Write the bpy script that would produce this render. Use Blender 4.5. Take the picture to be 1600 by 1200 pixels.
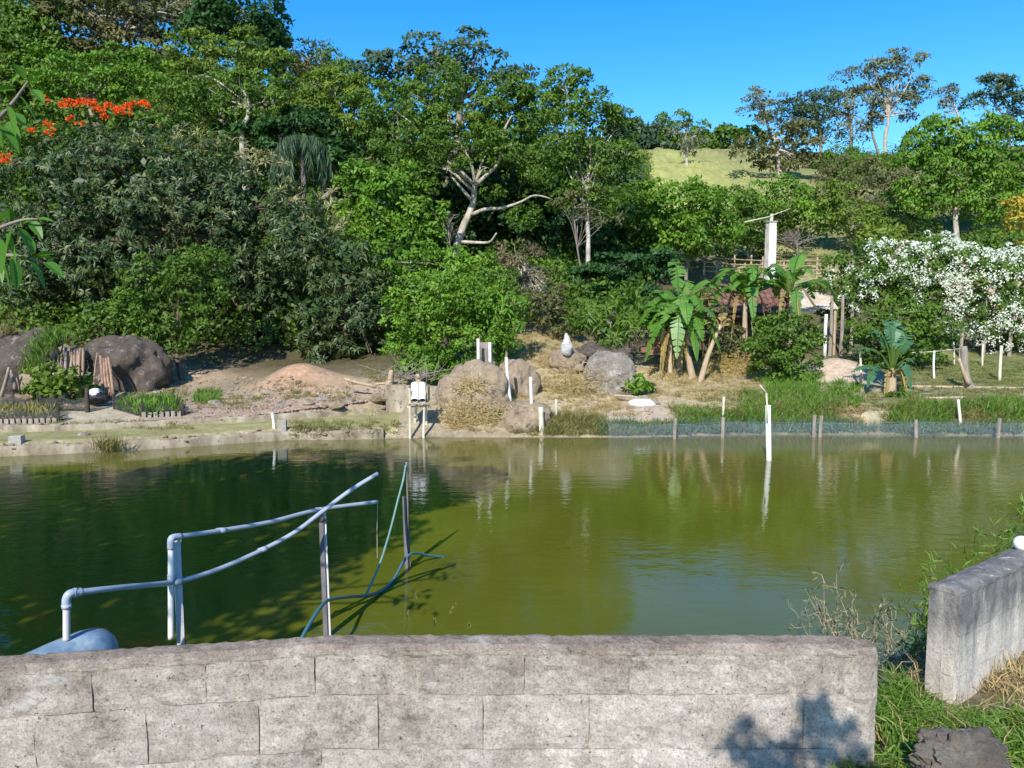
import bpy, math, random
import numpy as np
from mathutils import Vector, noise as mn
R = math.radians
rng = np.random.default_rng(7)
random.seed(7)
scene = bpy.context.scene
for o in list(bpy.data.objects): bpy.data.objects.remove(o)
C = scene.collection
F_PX = 1200.0
PITCH = math.atan(110/1200)
CAMZ = 3.0
# ---------------------------------------------------------------- camera, sky, sun
cd = bpy.data.cameras.new('camera'); cam = bpy.data.objects.new('camera', cd); C.objects.link(cam)
cd.sensor_width = 36; cd.lens = 27.0; cd.clip_start = 0.05; cd.clip_end = 2000
cam.location = (0, 0, CAMZ); cam.rotation_euler = (R(90)-PITCH, 0, 0)
scene.camera = cam
SUN_AZ, SUN_EL = R(17), R(37)      # the sun stands behind the camera, to its left
world = bpy.data.worlds.new('World'); scene.world = world; world.use_nodes = True
wn = world.node_tree; wn.nodes.clear()
sky = wn.nodes.new('ShaderNodeTexSky'); sky.sky_type = 'NISHITA'; sky.sun_disc = False
sky.sun_elevation = SUN_EL; sky.sun_rotation = R(180)+SUN_AZ
sky.air_density = 1.0; sky.dust_density = 0.25; sky.ozone_density = 2.2; sky.altitude = 500
hs = wn.nodes.new('ShaderNodeHueSaturation'); hs.inputs['Saturation'].default_value = 1.45
hs.inputs['Hue'].default_value = 0.50
hs.inputs['Value'].default_value = 1.12
bg = wn.nodes.new('ShaderNodeBackground'); bg.inputs['Strength'].default_value = 0.15
wo = wn.nodes.new('ShaderNodeOutputWorld')
wn.links.new(sky.outputs[0], hs.inputs['Color']); wn.links.new(hs.outputs[0], bg.inputs[0]); wn.links.new(bg.outputs[0], wo.inputs[0])
sl = bpy.data.lights.new('sun', 'SUN'); sl.energy = 4.6; sl.angle = R(0.5); sl.color = (1.0, 0.95, 0.87)
sun = bpy.data.objects.new('sun', sl); C.objects.link(sun)
to_sun = Vector((-math.sin(SUN_AZ)*math.cos(SUN_EL), -math.cos(SUN_AZ)*math.cos(SUN_EL), math.sin(SUN_EL)))
sun.rotation_euler = to_sun.to_track_quat('Z', 'Y').to_euler(); sun.location = (-10, -20, 30)
scene.view_settings.view_transform = 'Standard'; scene.view_settings.look = 'None'
scene.view_settings.exposure = 0.5; scene.view_settings.gamma = 1.0; scene.view_settings.use_curve_mapping = False
scene.cycles.max_bounces = 6; scene.cycles.transparent_max_bounces = 12
scene.cycles.use_denoising = True

# ---------------------------------------------------------------- placing helpers
sp, cp = math.sin(PITCH), math.cos(PITCH)
def ray(px, py):
    x = (np.asarray(px, float)-800)/F_PX; y = -(np.asarray(py, float)-600)/F_PX
    return np.stack([x, cp+y*sp, -sp+y*cp], -1)
def at(px, py, D):
    d = ray(px, py); k = np.asarray(D, float)/d[..., 1]
    return d*k[..., None] + np.array([0, 0, CAMZ])
def px2m(n, D): return n*D/F_PX

# ---------------------------------------------------------------- noise
def _hash(i, j, s):
    h = (i*374761393 + j*668265263 + s*974634777) & 0x7fffffff
    h = ((h ^ (h >> 13))*1274126177) & 0x7fffffff
    return ((h ^ (h >> 16)) & 0xffff)/65535.0
def vn(x, y, s=0):
    x = np.asarray(x, float); y = np.asarray(y, float)
    i = np.floor(x).astype(np.int64); j = np.floor(y).astype(np.int64)
    fx = x-i; fy = y-j; fx = fx*fx*(3-2*fx); fy = fy*fy*(3-2*fy)
    return (_hash(i, j, s)*(1-fx)+_hash(i+1, j, s)*fx)*(1-fy) + (_hash(i, j+1, s)*(1-fx)+_hash(i+1, j+1, s)*fx)*fy
def fbm(x, y, s=0, o=4):
    t = 0; a = 0.5
    for k in range(o): t = t+a*vn(x*2**k, y*2**k, s+k); a *= .5
    return t/(1-0.5**o)

# ---------------------------------------------------------------- terrain
SHX = [-40, -16, -10.7, -8, -5.6, -2.5, 0, 3, 6.3, 12.6, 20, 40]
SHY = [14.0, 15.0, 16.0, 16.9, 18.0, 18.35, 18.5, 18.45, 18.9, 18.7, 18.6, 18]
def far_shore(x): return np.interp(x, SHX, SHY)
def near_shore(x): return np.where(x < 3, 4.7+1.5*np.clip((x-.9)/1.1, 0, 1), 6.2+(x-3)*0.78)
TC = np.array([-900, 0, 300, 500, 640, 850, 1000, 1150, 1300, 1450, 1600, 2500])
TD = np.array([18.8, 20, 22, 24, 27, 32, 40, 55, 80, 110, 220, 600])
TZ = np.array([
 [.35, .32, .32, .32, .3, .2, .15, .2, .25, .3, .3, .3],
 [.5, .45, .45, .5, .5, .45, .38, .42, .5, .52, .52, .5],
 [.7, .6, .6, .65, .7, .95, .75, .78, .85, .82, .8, .8],
 [1, .9, .85, 1.0, 1.05, 1.5, 1.05, 1.0, 1.1, 1.02, 1.0, 1],
 [1.8, 1.6, 1.35, 1.4, 1.7, 2.4, 1.7, 1.35, 1.5, 1.4, 1.4, 1.4],
 [4.5, 4, 3.5, 3.2, 3.2, 3.6, 3.0, 2.4, 2.3, 2.2, 2.4, 2.5],
 [10, 9, 8, 6.5, 5.5, 5.5, 5.5, 5.2, 5.2, 5, 5.5, 6],
 [21, 20, 18, 15, 12.5, 11.5, 11.6, 11.7, 11.7, 11.2, 11.7, 12],
 [33, 32, 29, 24, 20.5, 19.5, 19.7, 19.7, 19.2, 19.0, 20, 21],
 [38, 37, 34, 25, 17, 17, 18, 18, 18, 18, 20, 22],
 [28, 28, 26, 18, 10, 10, 10, 10, 10, 10, 14, 16],
 [5, 5, 5, 3, 0, 0, 0, 0, 0, 0, 3, 5]], float)
def smoothidx(v, g):
    i = np.clip(np.searchsorted(g, v)-1, 0, len(g)-2)
    f = np.clip((v-g[i])/(g[i+1]-g[i]), 0, 1)
    return i, f
BUMPS = []      # (x, y, rx, ry, h)
for (a, b, D, rx, ry, h) in [(466, 600, 23.3, .9, 1.1, .46), (515, 604, 23.1, 1.2, .9, .22), (430, 604, 23.2, .8, .7, .12), (1312, 580, 24.0, 1.2, 1.0, .5), (745, 640, 20.5, 1.5, 1.0, .35), (1400, 640, 20.3, 6, .5, .12)]:
    p = at(a, b, D); BUMPS.append((p[0], D, rx, ry, h))
def wall_line(x): return 3.55+0.62*(x-2.0)
def gz(x, y):
    x = np.asarray(x, float); y = np.asarray(y, float)
    ys = np.maximum(y, 1.0)
    pxu = 800+1200*x/np.maximum(ys, 15.0)
    ci, cf = smoothidx(pxu, TC); di, df = smoothidx(y, TD)
    z = (TZ[di, ci]*(1-cf)+TZ[di, ci+1]*cf)*(1-df) + (TZ[di+1, ci]*(1-cf)+TZ[di+1, ci+1]*cf)*df
    fs = far_shore(x); d = y-fs
    # kerbed edge at the left, softer bank at the right
    left = np.clip((-1.5-x)/2.0, 0, 1)
    k = np.clip(d/(0.12*left+0.9*(1-left)), 0, 1)
    z = np.where(d > 0, z*k, z)
    # left terrace is flat in front of the second kerb
    yk = np.interp(x, [-13, -10, -6, -3.2], [17.6, 18.0, 19.8, 21.4])
    terr = (x < -2.9) & (d > 0) & (y < yk)
    z = np.where(terr, np.minimum(z, 0.26*np.clip(d/.12, 0, 1)), z)
    for (bx, by, rx, ry, h) in BUMPS:
        z = z+np.where(d > 0.3, h*np.exp(-((x-bx)/rx)**2-((y-by)/ry)**2), 0)
    land = np.where(d > .6, 1, 0)
    amp = np.interp(y, [19, 22, 30, 60, 200], [.03, .10, .22, .8, 2.0])
    z = z+land*np.where(terr, 0.03, amp)*(fbm(x*.6, y*.6, 3)-.5)
    # pond bed
    z = np.where(d <= 0, np.maximum(-1.3, d*0.9-0.02), z)
    # near bank
    ns = near_shore(x); e = ns-y
    zn = np.where(e > 0, np.minimum(e*np.interp(x, [.8, 2.0], [.32, .48]), 1.15+0*e), np.maximum(-1.3, e*0.6))
    zn = np.where(y < 3.0, 1.15+np.clip(3-y, 0, 4)*0.05, zn)
    wl = wall_line(x)
    front = (x > 1.6) & (y < wl+.02)
    zf = 1.14+0.16*np.clip(x-2.3, 0, 3)+0.02*(3.4-y)
    zn = np.where(front, zf, zn)
    zn = zn+0.05*(fbm(x*3, y*3, 9)-.5)*(e > .2)
    z = np.where(y < 0.5*(ns+fs), zn, z)
    # land outside the pond at far left and right
    side = np.clip((np.abs(x-1)-30)/4, 0, 1)
    z = np.where(y < 19, z*(1-side)+side*1.0, z)
    return z
_DS = np.concatenate([np.arange(15.5, 34, .05), np.arange(34, 120, .4)])
def ground_hit(px, py, dmin=15.5):
    """world point where the line of sight meets the land"""
    px = np.atleast_1d(np.asarray(px, float)); py = np.atleast_1d(np.asarray(py, float))
    out = np.zeros((len(px), 3))
    for s in range(0, len(px), 2000):
        d = ray(px[s:s+2000], py[s:s+2000]); ds = _DS[_DS >= dmin]
        P = d[:, None, :]/d[:, None, 1:2]*ds[None, :, None]; P[..., 2] += CAMZ
        below = P[..., 2] < np.maximum(gz(P[..., 0], P[..., 1]), 0.0)
        idx = np.where(below.any(1), below.argmax(1), len(ds)-1)
        out[s:s+2000] = P[np.arange(len(d)), idx]
    out[:, 2] = gz(out[:, 0], out[:, 1])
    return out
def gh(px, py): return ground_hit(px, py)[0]

# ---------------------------------------------------------------- objects
ORG = {}
def tag(o, label=None, cat=None, group=None, kind=None):
    if label: o['label'] = label
    if cat: o['category'] = cat
    if group: o['group'] = group
    if kind: o['kind'] = kind
    return o
def thing(name, loc, label, cat, group=None):
    o = bpy.data.objects.new(name, None); C.objects.link(o); o.location = tuple(float(v) for v in loc)
    o.empty_display_size = .2
    ORG[o.name] = np.array([float(v) for v in loc]); return tag(o, label, cat, group)
def link(name, me, parent=None, origin=None, **kw):
    o = bpy.data.objects.new(name, me); C.objects.link(o)
    if parent is not None: o.parent = parent; ORG[o.name] = ORG[parent.name]
    else:
        o.location = tuple(origin); ORG[o.name] = np.array(origin, float)
    return tag(o, **kw) if kw else o
def org(parent, origin, V):
    if parent is not None: return ORG[parent.name]
    if origin is None: return np.array([V[:, 0].mean(), V[:, 1].mean(), V[:, 2].min()])
    return np.array(origin, float)
class MB:
    def __init__(s): s.v = []; s.f = []; s.n = 0
    def add(s, V, Fc):
        V = np.asarray(V, float).reshape(-1, 3)
        s.v.append(V); n = s.n
        s.f += [tuple(int(i)+n for i in f) for f in Fc]; s.n += len(V); return s
    def box(s, c, size, rz=0, tilt=None):
        x, y, z = [q/2 for q in size]
        V = np.array([(i*x, j*y, k*z) for k in (-1, 1) for j in (-1, 1) for i in (-1, 1)])
        if tilt is not None: V = V @ tilt.T
        c_, s_ = math.cos(rz), math.sin(rz)
        V = V @ np.array([[c_, s_, 0], [-s_, c_, 0], [0, 0, 1]]) + np.array(c)
        return s.add(V, [(0, 2, 3, 1), (4, 5, 7, 6), (0, 1, 5, 4), (2, 6, 7, 3), (0, 4, 6, 2), (1, 3, 7, 5)])
    def tube(s, P, r, n=8, cap=True, wob=0, flat=None):
        P = np.asarray(P, float); m = len(P); r = np.broadcast_to(np.asarray(r, float), (m,)) if np.ndim(r) == 0 or len(np.atleast_1d(r)) == m else np.interp(np.linspace(0, 1, m), np.linspace(0, 1, len(r)), r)
        T = np.gradient(P, axis=0); T /= np.linalg.norm(T, axis=1)[:, None]+1e-9
        a = np.array([0, 0, 1.0]) if abs(T[0, 2]) < .9 else np.array([1.0, 0, 0])
        u = np.cross(T[0], a); u /= np.linalg.norm(u)
        V = []
        for i in range(m):
            u = u-T[i]*np.dot(u, T[i]); u /= np.linalg.norm(u)+1e-9; w = np.cross(T[i], u)
            for k in range(n):
                an = 2*math.pi*k/n; rr = r[i]*(1+(wob*(random.random()-.5) if wob else 0))
                V.append(P[i]+rr*(math.cos(an)*u+math.sin(an)*w))
        Fc = [(i*n+k, i*n+(k+1) % n, (i+1)*n+(k+1) % n, (i+1)*n+k) for i in range(m-1) for k in range(n)]
        if cap: Fc += [tuple(range(n-1, -1, -1)), tuple((m-1)*n+k for k in range(n))]
        return s.add(V, Fc)
    def build(s, name, mat, parent=None, origin=None, smooth=False, **kw):
        V = np.concatenate(s.v); o0 = org(parent, origin, V)
        me = bpy.data.meshes.new(name); me.from_pydata((V-o0).tolist(), [], s.f)
        me.materials.append(mat)
        if smooth: me.shade_smooth()
        me.update()
        return link(name, me, parent, o0, **kw)
def quads(name, Q, mat, parent=None, origin=None, tint=None, **kw):
    """Q: N x 4 x 3 array of separate quads -> one mesh"""
    N = len(Q); V = Q.reshape(-1, 3); o0 = org(parent, origin, V)
    me = bpy.data.meshes.new(name)
    me.vertices.add(4*N); me.vertices.foreach_set('co', (V-o0).astype(np.float32).ravel())
    me.loops.add(4*N); me.loops.foreach_set('vertex_index', np.arange(4*N, dtype=np.int32))
    me.polygons.add(N); me.polygons.foreach_set('loop_start', np.arange(0, 4*N, 4, dtype=np.int32))
    if tint is None: tint = rng.random(N)
    a = me.attributes.new('tint', 'FLOAT', 'FACE'); a.data.foreach_set('value', np.asarray(tint, np.float32))
    me.materials.append(mat); me.update(calc_edges=True)
    return link(name, me, parent, o0, **kw)
def spline(pts, n=24):
    """Catmull-Rom through points"""
    P = np.asarray(pts, float); P = np.vstack([2*P[0]-P[1], P, 2*P[-1]-P[-2]]); out = []
    m = len(P)-3
    for t in np.linspace(0, m-1e-6, n):
        i = int(t); f = t-i; a, b, c, d = P[i:i+4]
        out.append(.5*((2*b)+(-a+c)*f+(2*a-5*b+4*c-d)*f*f+(-a+3*b-3*c+d)*f**3))
    return np.array(out)

# ---------------------------------------------------------------- materials
def newmat(name):
    m = bpy.data.materials.new(name); m.use_nodes = True; nt = m.node_tree; nt.nodes.clear()
    out = nt.nodes.new('ShaderNodeOutputMaterial'); return m, nt, out
def N(nt, t, **kw):
    n = nt.nodes.new(t)
    for k, v in kw.items():
        if k in n.inputs: n.inputs[k].default_value = v
        else: setattr(n, k, v)
    return n
def ramp(nt, fac, stops):
    r = nt.nodes.new('ShaderNodeValToRGB'); el = r.color_ramp.elements
    while len(el) > 1: el.remove(el[-1])
    el[0].position = stops[0][0]; el[0].color = (*stops[0][1], 1)
    for p, c in stops[1:]:
        e = el.new(p); e.color = (*c, 1)
    nt.links.new(fac, r.inputs[0]); return r.outputs[0]
def noise_tex(nt, scale, detail=4, rough=.6, vec=None, dist=0):
    n = nt.nodes.new('ShaderNodeTexNoise'); n.inputs['Scale'].default_value = scale; n.inputs['Detail'].default_value = detail
    n.inputs['Roughness'].default_value = rough; n.inputs['Distortion'].default_value = dist
    if vec is None:
        g = nt.nodes.new('ShaderNodeNewGeometry'); vec = g.outputs['Position']
    nt.links.new(vec, n.inputs['Vector']); return n.outputs['Fac']
def mixc(nt, fac, a, b, mode='MIX'):
    m = nt.nodes.new('ShaderNodeMix'); m.data_type = 'RGBA'; m.blend_type = mode
    def put(sock, v):
        if hasattr(v, 'links'): nt.links.new(v, sock)
        elif isinstance(v, (int, float)): sock.default_value = v
        else: sock.default_value = (*v, 1)
    put(m.inputs[0], fac); put(m.inputs[6], a); put(m.inputs[7], b); return m.outputs[2]
def vecscale(nt, s):
    g = nt.nodes.new('ShaderNodeNewGeometry'); m = nt.nodes.new('ShaderNodeMapping'); m.inputs['Scale'].default_value = s
    nt.links.new(g.outputs['Position'], m.inputs['Vector']); return m.outputs[0]
def leaf_mat(name, cols, rough=.55, trans=.28, spec=.3, big=.35):
    """cols: dark, mid, light leaf colours"""
    m, nt, out = newmat(name)
    a = N(nt, 'ShaderNodeAttribute', attribute_name='tint')
    n = noise_tex(nt, big, 3)
    ad = N(nt, 'ShaderNodeMath', operation='MULTIPLY_ADD'); nt.links.new(n, ad.inputs[0]); ad.inputs[1].default_value = .9
    nt.links.new(a.outputs['Fac'], ad.inputs[2])
    ml = N(nt, 'ShaderNodeMath', operation='MULTIPLY'); nt.links.new(ad.outputs[0], ml.inputs[0]); ml.inputs[1].default_value = .55
    c = ramp(nt, ml.outputs[0], [(.12, cols[0]), (.5, cols[1]), (.85, cols[2])])
    p = N(nt, 'ShaderNodeBsdfPrincipled'); nt.links.new(c, p.inputs['Base Color']); p.inputs['Roughness'].default_value = rough
    p.inputs['Specular IOR Level'].default_value = spec
    t = N(nt, 'ShaderNodeBsdfTranslucent'); tc = mixc(nt, .5, c, (.35, .45, .03)); 
    br = mixc(nt, 1.0, c, (1.5, 1.6, .6), 'MULTIPLY'); nt.links.new(br, t.inputs[0])
    mx = N(nt, 'ShaderNodeMixShader'); mx.inputs[0].default_value = trans
    nt.links.new(p.outputs[0], mx.inputs[1]); nt.links.new(t.outputs[0], mx.inputs[2]); nt.links.new(mx.outputs[0], out.inputs[0])
    return m
def rough_mat(name, stops, scale=3, rough=.85, bump=.3, bscale=30, spec=.25, detail=6, scl=(1, 1, 1), speck=None, metal=0, bdist=.02):
    m, nt, out = newmat(name)
    v = vecscale(nt, scl)
    n = noise_tex(nt, scale, detail, .62, v); c = ramp(nt, n, stops)
    if speck:
        n2 = noise_tex(nt, speck[0], 3, .7); r2 = ramp(nt, n2, [(speck[1], (0, 0, 0)), (speck[1]+.08, (1, 1, 1))])
        c = mixc(nt, r2, c, speck[2])
    p = N(nt, 'ShaderNodeBsdfPrincipled'); nt.links.new(c, p.inputs['Base Color']); p.inputs['Roughness'].default_value = rough
    p.inputs['Specular IOR Level'].default_value = spec; p.inputs['Metallic'].default_value = metal
    if bump:
        b = N(nt, 'ShaderNodeBump'); b.inputs['Strength'].default_value = bump; b.inputs['Distance'].default_value = bdist
        nb = noise_tex(nt, bscale, 5, .65, v); nt.links.new(nb, b.inputs['Height']); nt.links.new(b.outputs[0], p.inputs['Normal'])
    nt.links.new(p.outputs[0], out.inputs[0]); return m
M = {}
M['leaf_mid'] = leaf_mat('leaf_mid', [(.036, .075, .010), (.080, .155, .016), (.15, .24, .03)])
M['leaf_bright'] = leaf_mat('leaf_bright', [(.05, .115, .010), (.10, .215, .018), (.20, .33, .035)])
M['leaf_yellow'] = leaf_mat('leaf_yellow', [(.06, .10, .012), (.12, .19, .022), (.21, .28, .04)])
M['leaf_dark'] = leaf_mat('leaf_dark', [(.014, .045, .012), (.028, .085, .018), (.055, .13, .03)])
M['leaf_blue'] = leaf_mat('leaf_blue', [(.03, .065, .035), (.055, .10, .05), (.10, .16, .08)], trans=.2)
M['leaf_olive'] = leaf_mat('leaf_olive', [(.05, .065, .02), (.10, .11, .035), (.18, .16, .07)], trans=.2)
M['leaf_brown'] = leaf_mat('leaf_brown', [(.07, .055, .03), (.13, .105, .055), (.20, .16, .09)], trans=.15)
M['leaf_grey'] = leaf_mat('leaf_grey', [(.055, .075, .04), (.115, .14, .075), (.21, .23, .14)], trans=.15)
M['leaf_mango'] = leaf_mat('leaf_mango', [(.015, .036, .009), (.038, .072, .016), (.14, .175, .06)], rough=.5, trans=.12, spec=.4, big=.5)
M['leaf_cream'] = leaf_mat('leaf_cream', [(.12, .13, .05), (.26, .25, .10), (.42, .38, .20)], trans=.2)
M['leaf_golden'] = leaf_mat('leaf_golden', [(.20, .16, .02), (.38, .29, .03), (.5, .42, .06)])
M['banana'] = leaf_mat('banana', [(.05, .15, .02), (.10, .24, .03), (.19, .33, .06)], rough=.38, trans=.35, spec=.5, big=1.5)
M['banana_blue'] = leaf_mat('banana_blue', [(.035, .12, .05), (.06, .17, .08), (.12, .25, .12)], rough=.35, trans=.25, spec=.5, big=1.5)
M['banana_dry'] = leaf_mat('banana_dry', [(.18, .12, .05), (.35, .26, .11), (.5, .40, .08)], big=2)
M['grass'] = leaf_mat('grass', [(.05, .12, .015), (.11, .22, .025), (.22, .32, .06)], big=1.2)
M['grass_dry'] = leaf_mat('grass_dry', [(.22, .16, .07), (.40, .30, .14), (.55, .45, .24)], big=1.2)
M['grass_olive'] = leaf_mat('grass_olive', [(.10, .11, .03), (.19, .19, .06), (.32, .28, .11)], big=1.0)
M['grass_blue'] = leaf_mat('grass_blue', [(.06, .12, .06), (.11, .18, .10), (.20, .26, .15)], big=1.2)
M['orange'] = leaf_mat('orange', [(.55, .06, .01), (.80, .11, .015), (.9, .22, .04)], trans=.3)
M['white_petal'] = leaf_mat('white_petal', [(.40, .46, .32), (.72, .75, .68), (.84, .84, .81)], trans=.25, big=2)
M['bark_pale'] = rough_mat('bark_pale', [(.3, (.24, .20, .15)), (.6, (.48, .43, .36)), (.8, (.62, .58, .5))], 4, bump=.6, bscale=18, scl=(1, 1, .4))
M['bark_grey'] = rough_mat('bark_grey', [(.3, (.12, .10, .08)), (.6, (.26, .22, .18)), (.8, (.38, .34, .28))], 4, bump=.6, bscale=18, scl=(1, 1, .4))
M['bark_brown'] = rough_mat('bark_brown', [(.3, (.07, .05, .035)), (.7, (.18, .13, .09))], 5, bump=.6, bscale=20, scl=(1, 1, .4))
M['wood_grey'] = rough_mat('wood_grey', [(.3, (.17, .14, .11)), (.7, (.38, .33, .28))], 6, bump=.5, bscale=30, scl=(3, 3, .5))
M['wood_light'] = rough_mat('wood_light', [(.3, (.30, .22, .14)), (.7, (.50, .40, .28))], 6, bump=.4, bscale=30, scl=(3, 3, .5))
M['wood_red'] = rough_mat('wood_red', [(.3, (.20, .12, .08)), (.7, (.40, .27, .19))], 4, bump=.5, bscale=30, scl=(3, 3, .5))
M['wood_dark'] = rough_mat('wood_dark', [(.3, (.03, .025, .02)), (.7, (.09, .07, .055))], 4, bump=.5, bscale=30)
M['white_pvc'] = rough_mat('white_pvc', [(.3, (.74, .74, .70)), (.7, (.84, .84, .82))], 3, rough=.35, bump=0)
M['white_paint'] = rough_mat('white_paint', [(.3, (.44, .42, .36)), (.5, (.68, .66, .60)), (.7, (.80, .79, .75))], 2.5, rough=.7, bump=.3, bscale=20)
M['cream_pole'] = rough_mat('cream_pole', [(.3, (.5, .45, .33)), (.7, (.68, .63, .5))], 5, rough=.6, bump=.2)
M['earth'] = rough_mat('earth', [(.3, (.33, .23, .15)), (.7, (.50, .37, .26))], 2, bump=.5, bscale=12, bdist=.05)
M['concrete_small'] = rough_mat('concrete_small', [(.3, (.24, .23, .19)), (.7, (.46, .44, .38))], 5, bump=.6, bscale=25, speck=(9, .62, (.13, .12, .10)))
M['plastic_white'] = rough_mat('plastic_white', [(.3, (.72, .71, .68)), (.7, (.84, .83, .80))], 4, rough=.4, bump=.4, bscale=9, bdist=.04)
M['terracotta'] = rough_mat('terracotta', [(.3, (.11, .055, .04)), (.55, (.22, .11, .08)), (.8, (.31, .18, .13))], 5, bump=.4, bscale=25, speck=(7, .6, (.16, .12, .10)))
M['black_plastic'] = rough_mat('black_plastic', [(.3, (.015, .015, .017)), (.7, (.04, .04, .045))], 4, rough=.4, bump=.5, bscale=8, bdist=.04)
def rock_mat(name, dark, mid, light, lich=(.55, .53, .47)):
    m, nt, out = newmat(name)
    n1 = noise_tex(nt, 2.6, 10, .72); v = vecscale(nt, (3, 3, .5)); n2 = noise_tex(nt, 1.6, 6, .6, v)
    c1 = ramp(nt, n1, [(.3, dark), (.5, mid), (.68, light)])
    s = ramp(nt, n2, [(.44, (0, 0, 0)), (.6, (1, 1, 1))])
    c2 = mixc(nt, s, c1, mid)
    n3 = noise_tex(nt, 5, 6, .75); l = ramp(nt, n3, [(.56, (0, 0, 0)), (.66, (1, 1, 1))]); c3 = mixc(nt, l, c2, lich)
    p = N(nt, 'ShaderNodeBsdfPrincipled'); nt.links.new(c3, p.inputs['Base Color']); p.inputs['Roughness'].default_value = .9
    b = N(nt, 'ShaderNodeBump'); b.inputs['Strength'].default_value = 1.0; b.inputs['Distance'].default_value = .12
    nt.links.new(noise_tex(nt, 6, 10, .8), b.inputs['Height']); nt.links.new(b.outputs[0], p.inputs['Normal'])
    nt.links.new(p.outputs[0], out.inputs[0]); return m
M['rock_brown'] = rock_mat('rock_brown', (.15, .105, .07), (.38, .285, .19), (.55, .44, .30), (.54, .47, .36))
M['rock_dark'] = rock_mat('rock_dark', (.042, .034, .027), (.115, .090, .070), (.20, .16, .125), (.34, .30, .26))
M['rock_streak'] = rock_mat('rock_streak', (.11, .09, .07), (.30, .255, .205), (.52, .47, .39), (.6, .58, .54))
M['rock_white'] = rock_mat('rock_white', (.36, .35, .33), (.66, .65, .62), (.80, .79, .77), (.4, .39, .37))
# ================================================================ THE SETTING: ground, hill, water
def patches():
    L = []
    def P(px, py, rx, ry, col, s=1.0):
        c = gh(px, py); a = gh(px, py-ry)[1]; b = gh(px, py+ry)[1]
        L.append((c[0], c[1], rx*c[1]/1200, max(.25, abs(a-b)/2), col, s))
    earth = (.46, .345, .235); pink = (.44, .31, .235); straw = (.50, .41, .24); green = (.15, .20, .05); alg = (.31, .29, .13)
    sand = (.52, .45, .31); past = (.36, .37, .12); dark = (.07, .055, .035); lawn = (.19, .22, .08); grey = (.34, .31, .26)
    P(90, 645, 160, 14, sand); P(330, 640, 130, 14, pink); P(150, 668, 230, 8, sand); P(500, 632, 120, 10, pink)
    P(480, 590, 70, 20, (.46, .28, .175)); P(230, 595, 120, 20, earth); P(560, 605, 80, 14, earth)
    P(560, 668, 90, 12, (.44, .36, .25)); P(850, 600, 130, 40, straw); P(880, 650, 120, 15, sand); P(850, 540, 90, 28, (.36, .30, .16))
    P(1000, 645, 90, 18, (.50, .39, .30)); P(1060, 600, 110, 25, straw); P(1150, 590, 90, 20, (.38, .32, .19)); P(1110, 630, 80, 14, straw)
    P(1230, 630, 100, 25, green); P(1140, 650, 60, 14, green); P(1300, 580, 50, 25, (.56, .42, .32)); P(1340, 652, 60, 12, (.56, .44, .31)); P(1550, 655, 60, 14, (.50, .42, .25))
    P(1430, 640, 70, 22, green); P(1500, 575, 160, 26, lawn); P(1450, 612, 160, 10, (.30, .29, .19)); P(1390, 620, 40, 8, lawn)
    P(1080, 262, 90, 26, past, 1.5); P(1050, 290, 110, 30, past, 1.5); P(1300, 260, 260, 22, (.24, .24, .10)); P(1350, 330, 140, 50, (.20, .20, .08)); P(1200, 425, 90, 22, (.34, .32, .16)); P(1265, 425, 40, 14, (.34, .33, .16))
    return L
PATCH = patches()
def ground_colour(x, y):
    base = np.stack([.10+0*x, .085+0*x, .045+0*x], -1)
    near = np.clip((26-y)/4, 0, 1)[:, None]
    base = base*(1-near)+np.array([.36, .29, .19])*near
    n = fbm(x*1.1, y*1.1, 21)
    w0 = np.zeros(len(x))
    acc = np.zeros((len(x), 3))
    for (cx, cy, rx, ry, col, s) in PATCH:
        w = np.exp(-(((x-cx)/(rx*1.0))**2+((y-cy)/(ry*1.2))**2)*1.3)*s*(0.5+n)
        acc += w[:, None]*np.array(col); w0 += w
    k = np.clip(w0*1.7, 0, 1)[:, None]
    col = base*(1-k)+acc/np.maximum(w0, 1e-6)[:, None]*k
    # flat algae-green terrace on the left behind the kerb
    yk = np.interp(x, [-13, -10, -6, -3.2], [17.6, 18.0, 19.8, 21.4]); d = y-far_shore(x)
    t = ((x < -2.8) & (d > .15) & (y < yk)).astype(float)[:, None]
    al = np.array([.36, .33, .15])*(.75+.5*n[:, None]); col = col*(1-t)+al*t
    # pond bed and near bank
    bed = ((y > near_shore(x)) & (d < 0.02)).astype(float)[:, None]; col = col*(1-bed)+np.array([.10, .10, .04])*bed
    nb = (y < near_shore(x)).astype(float)[:, None]; col = col*(1-nb)+(np.array([.22, .19, .12])*(.6+.8*n[:, None]))*nb
    g = fbm(x*4, y*4, 33)[:, None]; m = fbm(x*9, y*9, 37)[:, None]
    return np.clip(col*(.72+.56*g)*(.85+.3*m), 0, 1)
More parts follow.
